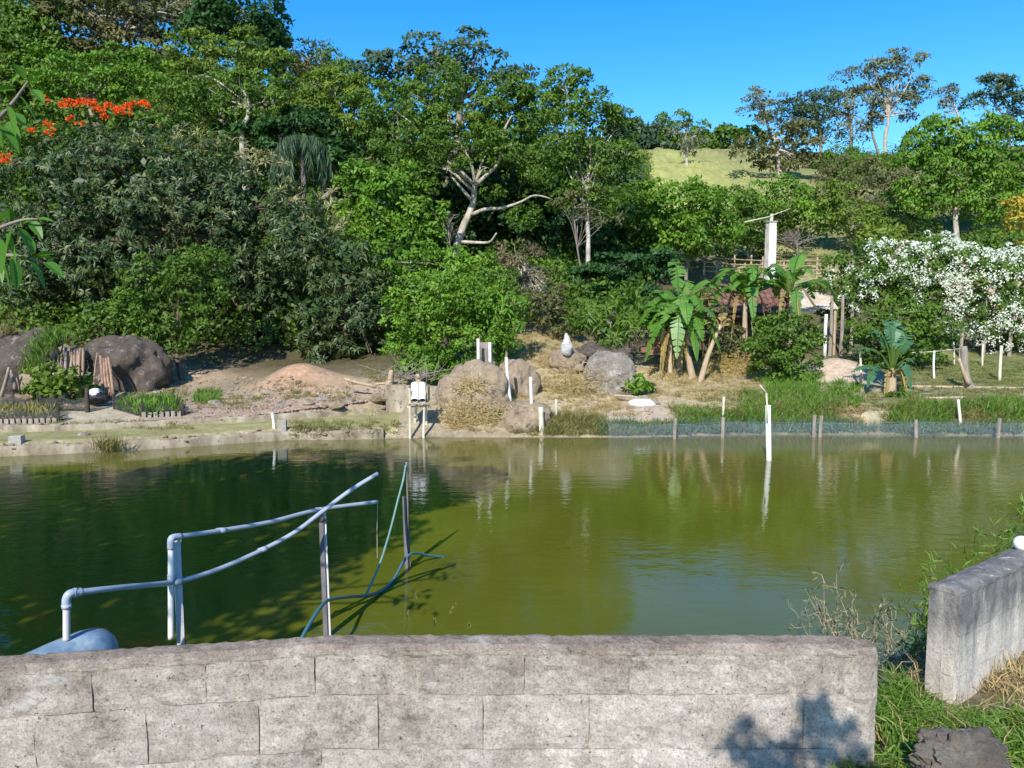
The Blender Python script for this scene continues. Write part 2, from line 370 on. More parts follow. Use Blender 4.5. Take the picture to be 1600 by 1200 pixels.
def grid_mesh(name, xs, ys, mat, **kw):
    X, Y = np.meshgrid(xs, ys); Z = gz(X.ravel(), Y.ravel()); V = np.stack([X.ravel(), Y.ravel(), Z], -1)
    nx, ny = len(xs), len(ys); i = np.arange((nx-1)*(ny-1)); r, c = i//(nx-1), i % (nx-1); a = r*nx+c
    Fq = np.stack([a, a+1, a+nx+1, a+nx], -1).astype(np.int32)
    me = bpy.data.meshes.new(name); me.vertices.add(len(V)); me.vertices.foreach_set('co', V.astype(np.float32).ravel())
    me.loops.add(4*len(Fq)); me.loops.foreach_set('vertex_index', Fq.ravel()); me.polygons.add(len(Fq))
    me.polygons.foreach_set('loop_start', np.arange(0, 4*len(Fq), 4, dtype=np.int32))
    col = np.concatenate([ground_colour(X.ravel(), Y.ravel()), np.ones((len(V), 1))], 1)
    a = me.color_attributes.new('soil', 'FLOAT_COLOR', 'POINT'); a.data.foreach_set('color', col.astype(np.float32).ravel())
    me.materials.append(mat); me.update(calc_edges=True); me.shade_smooth()
    return link(name, me, None, (0, 0, 0), **kw)
m, nt, out = newmat('ground'); M['ground'] = m
a = N(nt, 'ShaderNodeAttribute', attribute_name='soil')
n1 = ramp(nt, noise_tex(nt, 7, 8, .75), [(.25, (.62, .62, .62)), (.5, (1, 1, 1)), (.75, (1.3, 1.28, 1.2))])
c = mixc(nt, 1.0, a.outputs['Color'], n1, 'MULTIPLY')
n2 = ramp(nt, noise_tex(nt, 38, 4, .8), [(.35, (.7, .7, .7)), (.65, (1.2, 1.2, 1.2))]); c = mixc(nt, 1.0, c, n2, 'MULTIPLY')
p = N(nt, 'ShaderNodeBsdfPrincipled'); nt.links.new(c, p.inputs['Base Color']); p.inputs['Roughness'].default_value = .95; p.inputs['Specular IOR Level'].default_value = .1
b = N(nt, 'ShaderNodeBump'); b.inputs['Strength'].default_value = .8; b.inputs['Distance'].default_value = .08
nt.links.new(noise_tex(nt, 9, 8, .72), b.inputs['Height']); nt.links.new(b.outputs[0], p.inputs['Normal']); nt.links.new(p.outputs[0], out.inputs[0])
xs = np.concatenate([-np.geomspace(900, 24, 46), np.arange(-22, 22.01, .16), np.geomspace(24, 900, 46)])
ys = np.concatenate([np.linspace(-120, 0, 24), np.arange(.5, 8, .16), np.arange(8.5, 15, .8), np.arange(15.4, 29, .13), np.arange(29.2, 60, .5), np.linspace(60.5, 130, 90), np.geomspace(135, 1200, 30)])
grid_mesh('ground', xs, ys, M['ground'], kind='structure')

# water: murky green, lightly rippled
m, nt, out = newmat('pond_water')
v = vecscale(nt, (1, .75, 1)); big = noise_tex(nt, .35, 3, .5)
c = ramp(nt, big, [(.3, (.082, .091, .008)), (.7, (.112, .118, .012))])
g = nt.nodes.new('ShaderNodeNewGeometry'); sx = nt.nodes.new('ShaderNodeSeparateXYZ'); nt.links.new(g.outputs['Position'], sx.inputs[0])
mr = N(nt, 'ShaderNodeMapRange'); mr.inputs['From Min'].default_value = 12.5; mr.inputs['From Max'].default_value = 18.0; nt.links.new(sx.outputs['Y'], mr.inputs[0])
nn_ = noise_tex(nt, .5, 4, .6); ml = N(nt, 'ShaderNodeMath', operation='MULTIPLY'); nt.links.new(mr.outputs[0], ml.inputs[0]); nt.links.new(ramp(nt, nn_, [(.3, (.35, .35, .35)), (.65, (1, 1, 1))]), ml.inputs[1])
c = mixc(nt, ml.outputs[0], c, (.15, .125, .048))     # brown reflection of the far bank, painted into the water's base colour
p = N(nt, 'ShaderNodeBsdfPrincipled'); nt.links.new(c, p.inputs['Base Color']); p.inputs['Specular IOR Level'].default_value = .5; p.inputs['Roughness'].default_value = .035; p.inputs['IOR'].default_value = 1.34
w1 = noise_tex(nt, 3.6, 3, .55, vecscale(nt, (.75, 1.25, 1))); w2 = noise_tex(nt, 24, 3, .55, vecscale(nt, (.6, 1.3, 1)))
patch = ramp(nt, noise_tex(nt, .3, 3, .55, vecscale(nt, (.7, 1, 1))), [(.38, (.35, .35, .35)), (.62, (1, 1, 1))])
ad = N(nt, 'ShaderNodeMath', operation='MULTIPLY_ADD'); nt.links.new(w2, ad.inputs[0]); ad.inputs[1].default_value = .12; nt.links.new(w1, ad.inputs[2])
b = N(nt, 'ShaderNodeBump'); b.inputs['Distance'].default_value = .0085
mm = N(nt, 'ShaderNodeMath', operation='MULTIPLY'); nt.links.new(patch, mm.inputs[0]); mm.inputs[1].default_value = .9; nt.links.new(mm.outputs[0], b.inputs['Strength'])
nt.links.new(ad.outputs[0], b.inputs['Height']); nt.links.new(b.outputs[0], p.inputs['Normal']); nt.links.new(p.outputs[0], out.inputs[0])
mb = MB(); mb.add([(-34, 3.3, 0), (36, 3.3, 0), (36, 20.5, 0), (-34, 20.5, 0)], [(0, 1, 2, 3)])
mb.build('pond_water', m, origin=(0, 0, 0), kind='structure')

# ================================================================ foliage generators
def unit(v): return v/(np.linalg.norm(v, axis=-1, keepdims=True)+1e-9)
def rdir(n): return unit(rng.normal(size=(n, 3)))
def leaf_quads(P, D, Nn, L, W, fold=.15):
    """leaves at P pointing along D with face normal Nn, length L, width W"""
    n = len(P); L = np.broadcast_to(L, n)[:, None]; W = np.broadcast_to(W, n)[:, None]
    S = unit(np.cross(D, Nn)); mid = P+D*L*.45
    return np.stack([P, mid+S*W*.5+Nn*L*fold*.3, P+D*L-Nn*L*fold, mid-S*W*.5+Nn*L*fold*.3], 1)
def blob_world(B, D):
    out = []
    for b in B:
        px, py, rx, ry = b[:4]; dd = b[4] if len(b) > 4 else 0.0
        c = at(px, py, D+dd); s = (D+dd)/1200
        out.append((c, np.array([rx*s, (b[5] if len(b) > 5 else .85)*min(rx*s, 1.3*ry*s)+.2, ry*s])))
    return out
def clump_centres(BW, rc, k, back=.45):
    Cc, Nn = [], []
    for (c, r) in BW:
        area = 4*math.pi*((r[0]*r[1])**1.6/3+(r[0]*r[2])**1.6/3+(r[1]*r[2])**1.6/3)**(1/1.6)
        n = int(k*area/(rc*rc)*1.0)+3
        d = rdir(n); keep = (d[:, 1] < .15) | (rng.random(n) < back); d = d[keep]
        keep = (d[:, 2] > -.55) | (rng.random(len(d)) < .4); d = d[keep]
        rr = 1-.32*rng.random(len(d))**1.6
        wob = 1+.22*(fbm(d[:, 0]*2.3+c[0], d[:, 2]*2.3+d[:, 1]*1.7+c[2], 5)-.5)*2
        Cc.append(c+d*r*(rr*wob)[:, None]); Nn.append(unit(d/r*r.mean()))
    return np.concatenate(Cc), np.concatenate(Nn)
def outside(P, BW, f=.62):
    ok = np.ones(len(P), bool)
    for (c, r) in BW: ok &= (((P-c)/(r*f))**2).sum(1) > 1
    return ok
def crown_quads(BW, rc=.5, n=50, L=.2, W=.1, k=.42, flat=.6, up=.7, droop=0., back=.45, fill=.5, style='dome', gaps=0., core=None):
    Cc, Cn = clump_centres(BW, rc, k, back)
    ok = outside(Cc, BW); Cc, Cn = Cc[ok], Cn[ok]
    if gaps > 0:
        g = fbm(Cc[:, 0]/rc*.28+Cc[:, 1]*.1, Cc[:, 2]/rc*.33, 71, 2); ok = g > np.quantile(g, gaps); Cc, Cn = Cc[ok], Cn[ok]
    m = len(Cc); Q = []
    if m and style == 'dome':
        idx = np.repeat(np.arange(m), n); s = rc*(.55+.75*rng.random(m))
        v = unit(rng.normal(size=(m*n, 3))+np.array([0, 0, up])+.75*Cn[idx])
        P = Cc[idx]+v*(s[idx]*(.55+.45*rng.random(m*n)))[:, None]*np.array([1, 1, flat])
        nn = unit(v+.55*rng.normal(size=v.shape)+np.array([0, -.15, .25]))
        t = unit(np.cross(nn, rng.normal(size=nn.shape))+.35*v-np.array([0, 0, droop]))
        nn = unit(np.cross(np.cross(t, nn), t))
        l = L*(.65+.7*rng.random(m*n)); Q.append((leaf_quads(P, t, nn, l, l*W/L), np.clip(rng.random(m)[idx]*.55+rng.random(m*n)*.45, 0, 1)))
    elif m:      # rosettes of long leaves round a shoot tip
        idx = np.repeat(np.arange(m), n); ax = unit(.8*Cn+np.array([0, -.1, .6])+.35*rng.normal(size=Cn.shape))[idx]
        q = unit(np.cross(ax, rng.normal(size=ax.shape))); tilt = (.15+.75*rng.random(m*n))[:, None]
        t = unit(q+ax*(1.0-tilt*1.7)-np.array([0, 0, droop])); nn = unit(ax+.25*rng.normal(size=ax.shape)); nn = unit(np.cross(np.cross(t, nn), t))
        P = Cc[idx]+ax*(rc*.35*(rng.random(m*n)-.5))[:, None]+t*L*.08
        l = L*(.7+.5*rng.random(m*n)); Q.append((leaf_quads(P, t, nn, l, l*W/L, .22), np.clip(rng.random(m)[idx]*.6+rng.random(m*n)*.25+.35*(tilt[:, 0] < .3), 0, 1.2)))
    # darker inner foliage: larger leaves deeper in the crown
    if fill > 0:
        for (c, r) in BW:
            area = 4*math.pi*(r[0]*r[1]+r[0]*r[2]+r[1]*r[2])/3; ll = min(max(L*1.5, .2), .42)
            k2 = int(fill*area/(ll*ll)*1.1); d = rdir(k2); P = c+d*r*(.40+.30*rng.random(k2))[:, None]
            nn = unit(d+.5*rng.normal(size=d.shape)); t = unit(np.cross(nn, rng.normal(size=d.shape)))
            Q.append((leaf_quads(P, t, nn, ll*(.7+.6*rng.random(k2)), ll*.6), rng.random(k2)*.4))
    if not Q: return np.zeros((0, 4, 3)), np.zeros(0)
    return np.concatenate([a for a, _ in Q]), np.concatenate([b for _, b in Q])
def limbs(mb, base, top, BW, r0, nb=7, twigs=2, lean=.3, path=None, sides=7, target=.75, lo=.56):
    """tapered trunk with limbs running into the crown"""
    if path is None:
        base = np.array(base); top = np.array(top); h = np.linalg.norm(top-base)
        mid = (base+top)/2+np.array([rng.normal()*.06*h, rng.normal()*.06*h, 0]); path = spline([base, mid, top], 9)
    path = np.asarray(path); mb.tube(path, np.linspace(r0, r0*.55, len(path)), sides, wob=.12)
    top = path[-1]
    for _ in range(nb):
        c, r = BW[int(rng.integers(len(BW)))]
        e = c+rdir(1)[0]*r*target*np.array([1, .8, 1]); e[2] = max(e[2], c[2]-.4*r[2])
        s = path[int(rng.integers(max(1, int(len(path)*lo)), len(path)))]
        q = (s+e)/2+np.array([0, 0, .10*np.linalg.norm(e-s)])+rng.normal(size=3)*.05*np.linalg.norm(e-s)
        pp = spline([s, q, e], 8); mb.tube(pp, np.linspace(r0*.42, r0*.08, 8), 5, cap=False, wob=.1)
        for _ in range(twigs):
            s2 = pp[int(rng.integers(3, 7))]; e2 = s2+(rdir(1)[0]*np.array([1, .7, .6])+np.array([0, 0, .35]))*np.linalg.norm(r)*.33
            mb.tube(spline([s2, (s2+e2)/2+rng.normal(size=3)*.06, e2], 5), np.linspace(r0*.16, r0*.04, 5), 4, cap=False)
SP = dict(
 broad=dict(rc=.55, n=78, L=.185, W=.10), fine=dict(rc=.5, n=80, L=.17, W=.08, flat=.5),
 layered=dict(rc=.8, n=110, L=.2, W=.10, flat=.32, up=.9), far=dict(rc=.9, n=80, L=.32, W=.17),
 farfine=dict(rc=1.0, n=80, L=.32, W=.17, flat=.45), sparse=dict(rc=.9, n=60, L=.36, W=.13, flat=.38, fill=.04, gaps=.32, k=.30),
 shrub=dict(rc=.3, n=55, L=.13, W=.07), lance=dict(rc=.3, n=13, L=.3, W=.07, style='rosette', droop=.35, k=.5))
def tree(name, label, cat, B, D, leaf, species, trunk=None, r0=.16, bark='bark_grey', group=None, nb=7, twigs=2, base=None, path=None, density=1.0, crown_name='crown', **over):
    """B: ellipsoids of the crown (image position at distance D); trunk: image x of the foot"""
    BW = blob_world(B, D)
    cx = sum(c[0]*r[0]*r[2] for c, r in BW)/sum(r[0]*r[2] for c, r in BW)
    if path is not None: P = np.array([at(*q) for q in path]); P[0][2] = min(P[0][2], float(gz(P[0][0], P[0][1]))-.05) if base is None else P[0][2]; foot = P[0]; path = spline(P, 4*len(P))
    else:
        fx = cx if trunk is None else (trunk-800)/1200*D
        foot = np.array([fx, D, float(gz(fx, D))-.08])
    low = min(BW, key=lambda b: b[0][2])
    t = thing(name, foot, label, cat, group)
    mb = MB(); big = max(BW, key=lambda b: b[1][0]*b[1][2]); top = big[0]-np.array([0, 0, .15*big[1][2]])
    limbs(mb, foot, top, BW, r0, nb, twigs, path=path, lo=.56 if path is None else .78)
    mb.build('trunk', M[bark], t, smooth=True)
    kw = dict(SP[species]); kw.update(over)
    kw['k'] = kw.get('k', .42)*density
    Q, ti = crown_quads(BW, **kw)
    quads(crown_name, Q, M[leaf], t, tint=ti)
    return t
# ================================================================ FOREST AND TREES (far to near)
# trees on the left hill
tree('forest_tree', 'dark green tree cut off by the top left corner, above the forest', 'tree', [(10, 10, 75, 45), (75, 55, 50, 35), (30, 70, 60, 40)], 56, 'leaf_mid', 'far', trunk=20, r0=.3)
tree('forest_tree', 'brownish olive tree with pale limbs at the top of the left hill', 'tree', [(130, 45, 55, 50), (200, 25, 75, 50), (275, 40, 60, 50), (215, 80, 60, 35), (100, 20, 40, 40)], 57, 'leaf_olive', 'farfine', trunk=195, r0=.26, bark='bark_pale', nb=26, twigs=5, fill=.3, density=1.15)
tree('forest_tree', 'olive tree rising behind the brownish olive tree with pale limbs at the top edge', 'tree', [(150, 10, 80, 50), (260, 0, 80, 50), (330, 20, 50, 50), (60, 10, 60, 50)], 66, 'leaf_olive', 'far', trunk=220, r0=.3)
tree('forest_tree', 'dense dark green tree against the sky on the left hilltop', 'tree', [(385, 25, 62, 55), (350, 55, 50, 40), (425, 55, 32, 40), (400, 85, 45, 30)], 54, 'leaf_dark', 'far', trunk=385, r0=.35, L=.36, W=.2, density=1.3)
tree('forest_tree', 'thin blue-grey tree on the skyline right of the dense dark tree', 'tree', [(468, 82, 26, 30), (492, 100, 20, 22)], 60, 'leaf_blue', 'sparse', trunk=470, r0=.2, bark='bark_pale', nb=10, density=1.6)
tree('bare_tree', 'bare whitish twigs sticking into the sky beside the thin blue-grey tree', 'tree', [(505, 88, 10, 20)], 61, 'leaf_grey', 'sparse', trunk=503, r0=.12, bark='bark_pale', nb=9, twigs=5, density=.25, fill=0)
tree('forest_tree', 'small brown-olive tree below the skyline left of the gap of sky', 'tree', [(478, 115, 34, 28), (500, 135, 30, 25)], 56, 'leaf_olive', 'farfine', trunk=480, r0=.2)
tree('forest_tree', 'small green tree right at the sky edge above the valley', 'tree', [(525, 118, 28, 24), (545, 135, 24, 26)], 55, 'leaf_mid', 'far', trunk=525, r0=.2)
tree('forest_tree', 'bright green layered tree above the orange blossoms', 'tree', [(195, 95, 50, 24), (130, 120, 60, 26), (215, 125, 60, 26), (80, 110, 40, 30), (165, 150, 70, 22)], 46, 'leaf_bright', 'layered', trunk=185, r0=.24, L=.22, W=.11)
tree('forest_tree', 'pale mid green tree at the far left edge above the orange blossoms', 'tree', [(15, 100, 45, 50), (40, 140, 45, 30)], 48, 'leaf_mid', 'broad', trunk=12, r0=.22, bark='bark_pale', L=.3, W=.17)
tree('forest_tree', 'yellow-green round tree left of centre on the wooded hill', 'tree', [(310, 85, 48, 32), (390, 80, 55, 28), (420, 105, 40, 30), (330, 115, 60, 30)], 48, 'leaf_yellow', 'layered', trunk=350, r0=.24, L=.22, W=.11)
tree('forest_tree', 'green tree with a slim pale trunk in the middle of the left wood', 'tree', [(350, 150, 70, 36), (415, 145, 52, 34), (300, 160, 50, 34), (380, 185, 60, 30)], 43, 'leaf_mid', 'broad', r0=.16, bark='bark_pale', path=[(382, 245, 42), (378, 212, 42), (388, 180, 42), (386, 150, 42)], nb=9, density=.85)
tree('forest_tree', 'olive tree below the thin skyline tree on the left hill', 'tree', [(455, 150, 36, 34), (440, 185, 34, 26)], 50, 'leaf_olive', 'farfine', trunk=450, r0=.2)
tree('forest_tree', 'yellow-green tree at the right flank of the left hill', 'tree', [(520, 150, 55, 32), (490, 185, 50, 34), (550, 190, 50, 38), (575, 225, 45, 30)], 46, 'leaf_yellow', 'broad', trunk=520, r0=.24, L=.26, nb=12, bark='bark_pale')
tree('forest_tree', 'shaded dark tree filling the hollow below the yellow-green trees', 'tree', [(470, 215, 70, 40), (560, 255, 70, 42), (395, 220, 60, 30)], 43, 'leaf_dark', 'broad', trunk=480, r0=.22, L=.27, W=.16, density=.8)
tree('forest_tree', 'green tree in the valley left of the big tree crowned by sky', 'tree', [(600, 170, 45, 40), (620, 220, 55, 45), (590, 265, 50, 34)], 42, 'leaf_mid', 'broad', trunk=610, r0=.2)
tree('forest_tree', 'tall blue-green tree whose crown tops the centre skyline', 'tree', [(600, 110, 38, 26), (665, 92, 50, 30), (730, 90, 55, 30), (775, 118, 30, 24), (640, 130, 50, 30), (720, 130, 60, 30), (800, 135, 34, 22)], 52, 'leaf_blue', 'farfine', trunk=690, r0=.35, nb=16, bark='bark_grey', density=1.0, gaps=.12, fill=.3)
tree('forest_tree', 'green tree far back in the valley seen under the pale-limbed crown', 'tree', [(650, 220, 60, 40), (720, 215, 60, 40), (700, 270, 70, 40)], 56, 'leaf_mid', 'far', trunk=690, r0=.25)
tree('forest_tree', 'green tree far back between the pale-limbed tree and the straight trunk', 'tree', [(800, 205, 60, 40), (860, 230, 60, 40), (820, 270, 60, 40)], 55, 'leaf_mid', 'far', trunk=820, r0=.25)
tree('forest_tree', 'dull green tree far back behind the tall feathery tree', 'tree', [(930, 250, 50, 36), (960, 290, 40, 40), (900, 300, 60, 40)], 54, 'leaf_blue', 'far', trunk=930, r0=.25)
# the pale-limbed tree in the centre
tb = [(650, 165, 48, 38), (700, 135, 55, 36), (770, 175, 55, 32), (640, 215, 45, 38), (700, 205, 45, 34), (800, 215, 46, 32), (745, 235, 40, 26), (850, 160, 40, 36), (830, 260, 38, 24), (660, 265, 36, 30), (790, 150, 40, 28)]
tc = tree('pale_limbed_tree', 'light green feathery tree with thick forking whitish limbs in the centre', 'tree', tb, 36, 'leaf_mid', 'fine', r0=.21, bark='bark_pale', path=[(706, 430, 36), (712, 395, 36), (724, 355, 36), (738, 322, 36), (741, 298, 36), (743, 285, 36)], nb=4, twigs=3, density=.95, gaps=.06, fill=.4, L=.17, W=.075, rc=.42, n=60)
mb = MB()
for pts, a, b in [([(743, 290), (762, 272), (778, 256), (784, 236), (800, 226)], .10, .04), ([(742, 288), (738, 262), (724, 232), (706, 212), (690, 188)], .08, .028), ([(738, 335), (758, 327), (785, 325), (815, 315), (837, 305), (872, 314)], .10, .025), ([(722, 378), (745, 379), (765, 378), (776, 364)], .09, .035), ([(736, 312), (726, 300), (712, 284), (704, 274)], .085, .035), ([(784, 240), (788, 205), (800, 180)], .09, .03), ([(743, 284), (752, 268), (760, 262)], .08, .03), ([(706, 212), (700, 180), (712, 150)], .05, .02)]:
    P = spline([at(x, y, 35.6-.3*i*(1 if x > 720 else -.6)) for i, (x, y) in enumerate(pts)], 16); mb.tube(P, np.linspace(a, b, 16), 7, wob=.14)
mb.build('limb', M['bark_pale'], tc, smooth=True)
Q, ti = crown_quads(blob_world([(795, 245, 34, 16), (690, 225, 30, 20), (845, 285, 34, 16), (760, 215, 30, 16), (725, 262, 16, 10), (820, 340, 26, 14), (770, 300, 14, 8), (660, 290, 26, 22), (880, 240, 30, 24)], 34.6), rc=.34, n=40, L=.16, W=.07, k=.5, fill=0); quads('hanging_foliage', Q, M['leaf_mid'], tc, tint=ti)
tree('dead_sapling', 'tangle of bare pale twigs left of the forking whitish trunk', 'tree', [(700, 350, 22, 26, 0, .5)], 34.5, 'leaf_brown', 'sparse', trunk=704, r0=.05, bark='bark_pale', nb=14, twigs=5, density=.15, fill=0, L=.15, W=.05)
tree('tall_pale_trunk_tree', 'tall feathery tree on a straight pale trunk right of centre', 'tree', [(900, 165, 50, 48), (925, 215, 58, 50), (950, 260, 48, 45), (885, 255, 45, 45), (915, 310, 52, 36), (960, 195, 30, 36), (880, 135, 34, 26)], 32.5, 'leaf_mid', 'fine', r0=.13, bark='bark_pale', path=[(915, 520, 30.5), (916, 470, 31), (919, 400, 31.5), (918, 350, 32), (912, 290, 32.5)], nb=16, twigs=4, density=.85, gaps=.06, fill=.5, L=.16, W=.075, rc=.42, n=60)
tree('dry_hanging_branches', 'brown half dead branches hanging under the tall pale trunk tree', 'tree', [(895, 320, 30, 34), (940, 330, 28, 30)], 31.5, 'leaf_olive', 'fine', trunk=925, r0=.05, nb=16, twigs=4, density=.3, fill=0, bark='bark_grey')
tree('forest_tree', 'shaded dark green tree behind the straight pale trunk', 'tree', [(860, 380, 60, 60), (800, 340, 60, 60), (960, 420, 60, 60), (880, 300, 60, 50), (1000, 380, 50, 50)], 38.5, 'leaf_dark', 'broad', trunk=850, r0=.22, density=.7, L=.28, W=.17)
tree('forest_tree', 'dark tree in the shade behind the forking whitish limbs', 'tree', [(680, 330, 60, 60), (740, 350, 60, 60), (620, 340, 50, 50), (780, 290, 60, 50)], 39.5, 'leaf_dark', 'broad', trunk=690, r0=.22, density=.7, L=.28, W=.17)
tree('fern_leaved_tree', 'blue-green tree with flat fern-like tiers in the shade behind the banana plants', 'tree', [(965, 420, 40, 24), (990, 445, 36, 22), (960, 470, 42, 22), (1030, 410, 30, 22), (925, 440, 28, 22), (1020, 470, 30, 30)], 31, 'leaf_dark', 'layered', trunk=970, r0=.09, rc=.5, flat=.2, fill=.3)
# right hill
tree('ridge_tree', 'rounded green tree on the ridge left of the pasture', 'tree', [(1060, 205, 40, 24), (1085, 222, 26, 20), (1030, 222, 28, 22)], 84, 'leaf_mid', 'far', trunk=1058, r0=.3, L=.36, W=.2, density=1.2)
tree('ridge_tree', 'lower green tree where the ridge meets the tall feathery tree', 'tree', [(1005, 222, 28, 22), (975, 215, 26, 26), (1020, 236, 22, 16)], 83, 'leaf_blue', 'far', trunk=1000, r0=.3, L=.5, W=.28)
tree('ridge_tree', 'low blue-green bushy tree on the ridge right of the rounded one', 'tree', [(1135, 222, 30, 18), (1165, 224, 28, 18), (1112, 232, 18, 14)], 82, 'leaf_mid', 'far', trunk=1140, r0=.25, L=.45, W=.25)
tree('pasture_tree', 'slender half bare tree with a white trunk alone on the pasture', 'tree', [(1070, 215, 18, 18), (1085, 225, 20, 14), (1060, 228, 15, 12)], 68, 'leaf_grey', 'sparse', r0=.16, bark='bark_pale', path=[(1073, 270, 68), (1073, 250, 68), (1071, 236, 68)], nb=12, twigs=3, density=1.6)
tree('ridge_tree', 'spreading dark tree with forked pale trunks on the slope right of the pasture', 'tree', [(1215, 215, 42, 26), (1185, 245, 30, 24), (1245, 240, 30, 24), (1215, 255, 48, 16)], 60, 'leaf_olive', 'farfine', trunk=1212, r0=.25, bark='bark_pale', nb=14, density=.95)
RG = 'wind-shaped trees along the right ridge'
tree('ridge_tree', 'leftmost wind-shaped ridge tree with grey sparse crown', 'tree', [(1190, 155, 28, 18), (1180, 178, 20, 12), (1205, 185, 18, 18)], 78, 'leaf_grey', 'sparse', trunk=1200, r0=.16, bark='bark_grey', nb=14, group=RG, density=1.8, fill=.12)
tree('ridge_tree', 'dark leaning ridge tree between two grey crowned ones', 'tree', [(1262, 155, 36, 18), (1235, 175, 26, 16), (1280, 180, 30, 22), (1250, 200, 24, 14)], 77, 'leaf_blue', 'sparse', trunk=1272, r0=.16, bark='bark_grey', nb=14, group=RG, density=2.2, fill=.2)
tree('ridge_tree', 'pale grey half bare tree left of the tallest ridge tree', 'tree', [(1318, 130, 26, 24), (1325, 165, 30, 26), (1310, 195, 26, 26), (1340, 200, 22, 20)], 78, 'leaf_grey', 'sparse', trunk=1316, r0=.2, bark='bark_grey', nb=18, twigs=3, group=RG, density=1.5, fill=.10)
tree('ridge_tree', 'tallest ridge tree with flat tiers of leaves and a bare pale trunk', 'tree', [(1412, 95, 28, 14), (1380, 108, 30, 14), (1405, 130, 34, 12), (1430, 140, 26, 12), (1395, 160, 40, 14), (1375, 178, 26, 14), (1420, 175, 32, 12), (1360, 110, 16, 10)], 76, 'leaf_grey', 'sparse', r0=.2, bark='bark_pale', path=[(1383, 250, 76), (1383, 215, 76), (1387, 195, 76), (1390, 160, 76)], nb=20, twigs=3, group=RG, density=2.0, fill=.15)
tree('ridge_tree', 'slim twin trunk ridge tree just left of the tallest one', 'tree', [(1362, 175, 20, 12), (1350, 190, 20, 12), (1365, 150, 22, 12)], 77, 'leaf_olive', 'sparse', trunk=1362, r0=.14, bark='bark_grey', nb=12, group=RG, density=1.8)
tree('bare_tree', 'nearly bare thin tree on the ridge above the big bright green tree', 'tree', [(1482, 142, 10, 8), (1476, 165, 8, 8), (1484, 176, 12, 6)], 78, 'leaf_grey', 'sparse', trunk=1478, r0=.14, bark='bark_pale', nb=10, density=1.6)
tree('ridge_tree', 'blue-green ridge tree at the right edge of the view', 'tree', [(1548, 138, 26, 20), (1530, 162, 20, 14), (1565, 170, 26, 16), (1590, 158, 22, 14), (1580, 195, 30, 18)], 72, 'leaf_blue', 'sparse', trunk=1560, r0=.18, bark='bark_grey', nb=16, density=2.4, fill=.2)
tree('slope_tree', 'large bright green tree with drooping foliage at the right, dark underneath', 'tree', [(1475, 215, 50, 30), (1530, 215, 50, 30), (1440, 245, 36, 36), (1500, 265, 60, 36), (1570, 255, 42, 46), (1450, 300, 42, 32), (1530, 310, 50, 36), (1590, 310, 36, 40)], 44, 'leaf_bright', 'broad', trunk=1488, r0=.17, bark='bark_pale', nb=10, droop=.8, density=1.25, gaps=.05, rc=.6, n=80, L=.2, W=.10, fill=.8)
tree('slope_tree', 'golden leaved small tree at the right edge beside the bright green tree', 'tree', [(1592, 335, 26, 18), (1610, 350, 30, 26)], 37, 'leaf_golden', 'broad', trunk=1592, r0=.08, bark='bark_grey', nb=10, fill=.2)
tree('slope_shrub', 'dark green rounded shrub below the golden tree', 'shrub', [(1560, 382, 26, 22), (1585, 392, 24, 20)], 36, 'leaf_mid', 'broad', trunk=1560, r0=.06)
tree('slope_tree', 'yellow-green tree above the white pillar, left of the olive scrub', 'tree', [(1215, 320, 55, 36), (1255, 345, 45, 34), (1180, 330, 36, 30)], 43, 'leaf_bright', 'broad', trunk=1235, r0=.10, bark='bark_grey', nb=12, twigs=3, density=1.2)
tree('slope_tree', 'round leafy green tree with a twiggy open middle above the banana plants', 'tree', [(1045, 322, 52, 34), (1100, 324, 45, 34), (1020, 350, 40, 34), (1085, 365, 60, 36), (1125, 350, 30, 34), (1040, 385, 44, 22)], 36, 'leaf_bright', 'broad', trunk=1070, r0=.10, bark='bark_grey', nb=16, twigs=4, density=1.35, gaps=.03, fill=.6)
tree('slope_tree', 'bare grey thorny tree with few leaves right of the white pillar', 'tree', [(1245, 375, 36, 26), (1215, 368, 24, 22)], 41, 'leaf_olive', 'sparse', trunk=1240, r0=.09, bark='bark_grey', nb=22, twigs=5, density=.7, L=.16, W=.08)
tree('slope_tree', 'yellow-green young tree above the left end of the white flowers', 'tree', [(1330, 350, 40, 34), (1300, 320, 34, 32), (1365, 365, 36, 24)], 42, 'leaf_yellow', 'broad', trunk=1325, r0=.10, nb=10, density=.75)
tree('slope_tree', 'green round tree right behind the leafy tree with the twiggy middle', 'tree', [(1140, 322, 40, 22), (1165, 345, 34, 30), (1115, 385, 50, 20), (1000, 330, 30, 40)], 40, 'leaf_mid', 'broad', trunk=1140, r0=.09, density=1.1)
tree('slope_shrub', 'dull brownish creeper hanging in front of the dark shed wall', 'shrub', [(1140, 535, 34, 26), (1165, 555, 30, 24), (1110, 555, 18, 22)], 26.6, 'leaf_olive', 'shrub', trunk=1140, r0=.03, density=.8, fill=.3)
def olive_at(i, px, py, rx, ry, D, lab, leaf='leaf_olive', dens=.8): tree('slope_shrub', lab, 'shrub', [(px, py, rx, ry), (px+rx*.6, py+ry*.5, rx*.7, ry*.7)], D, leaf, 'farfine', trunk=px, r0=.1, density=dens, L=.24, W=.12, rc=.8, fill=.35, nb=8)
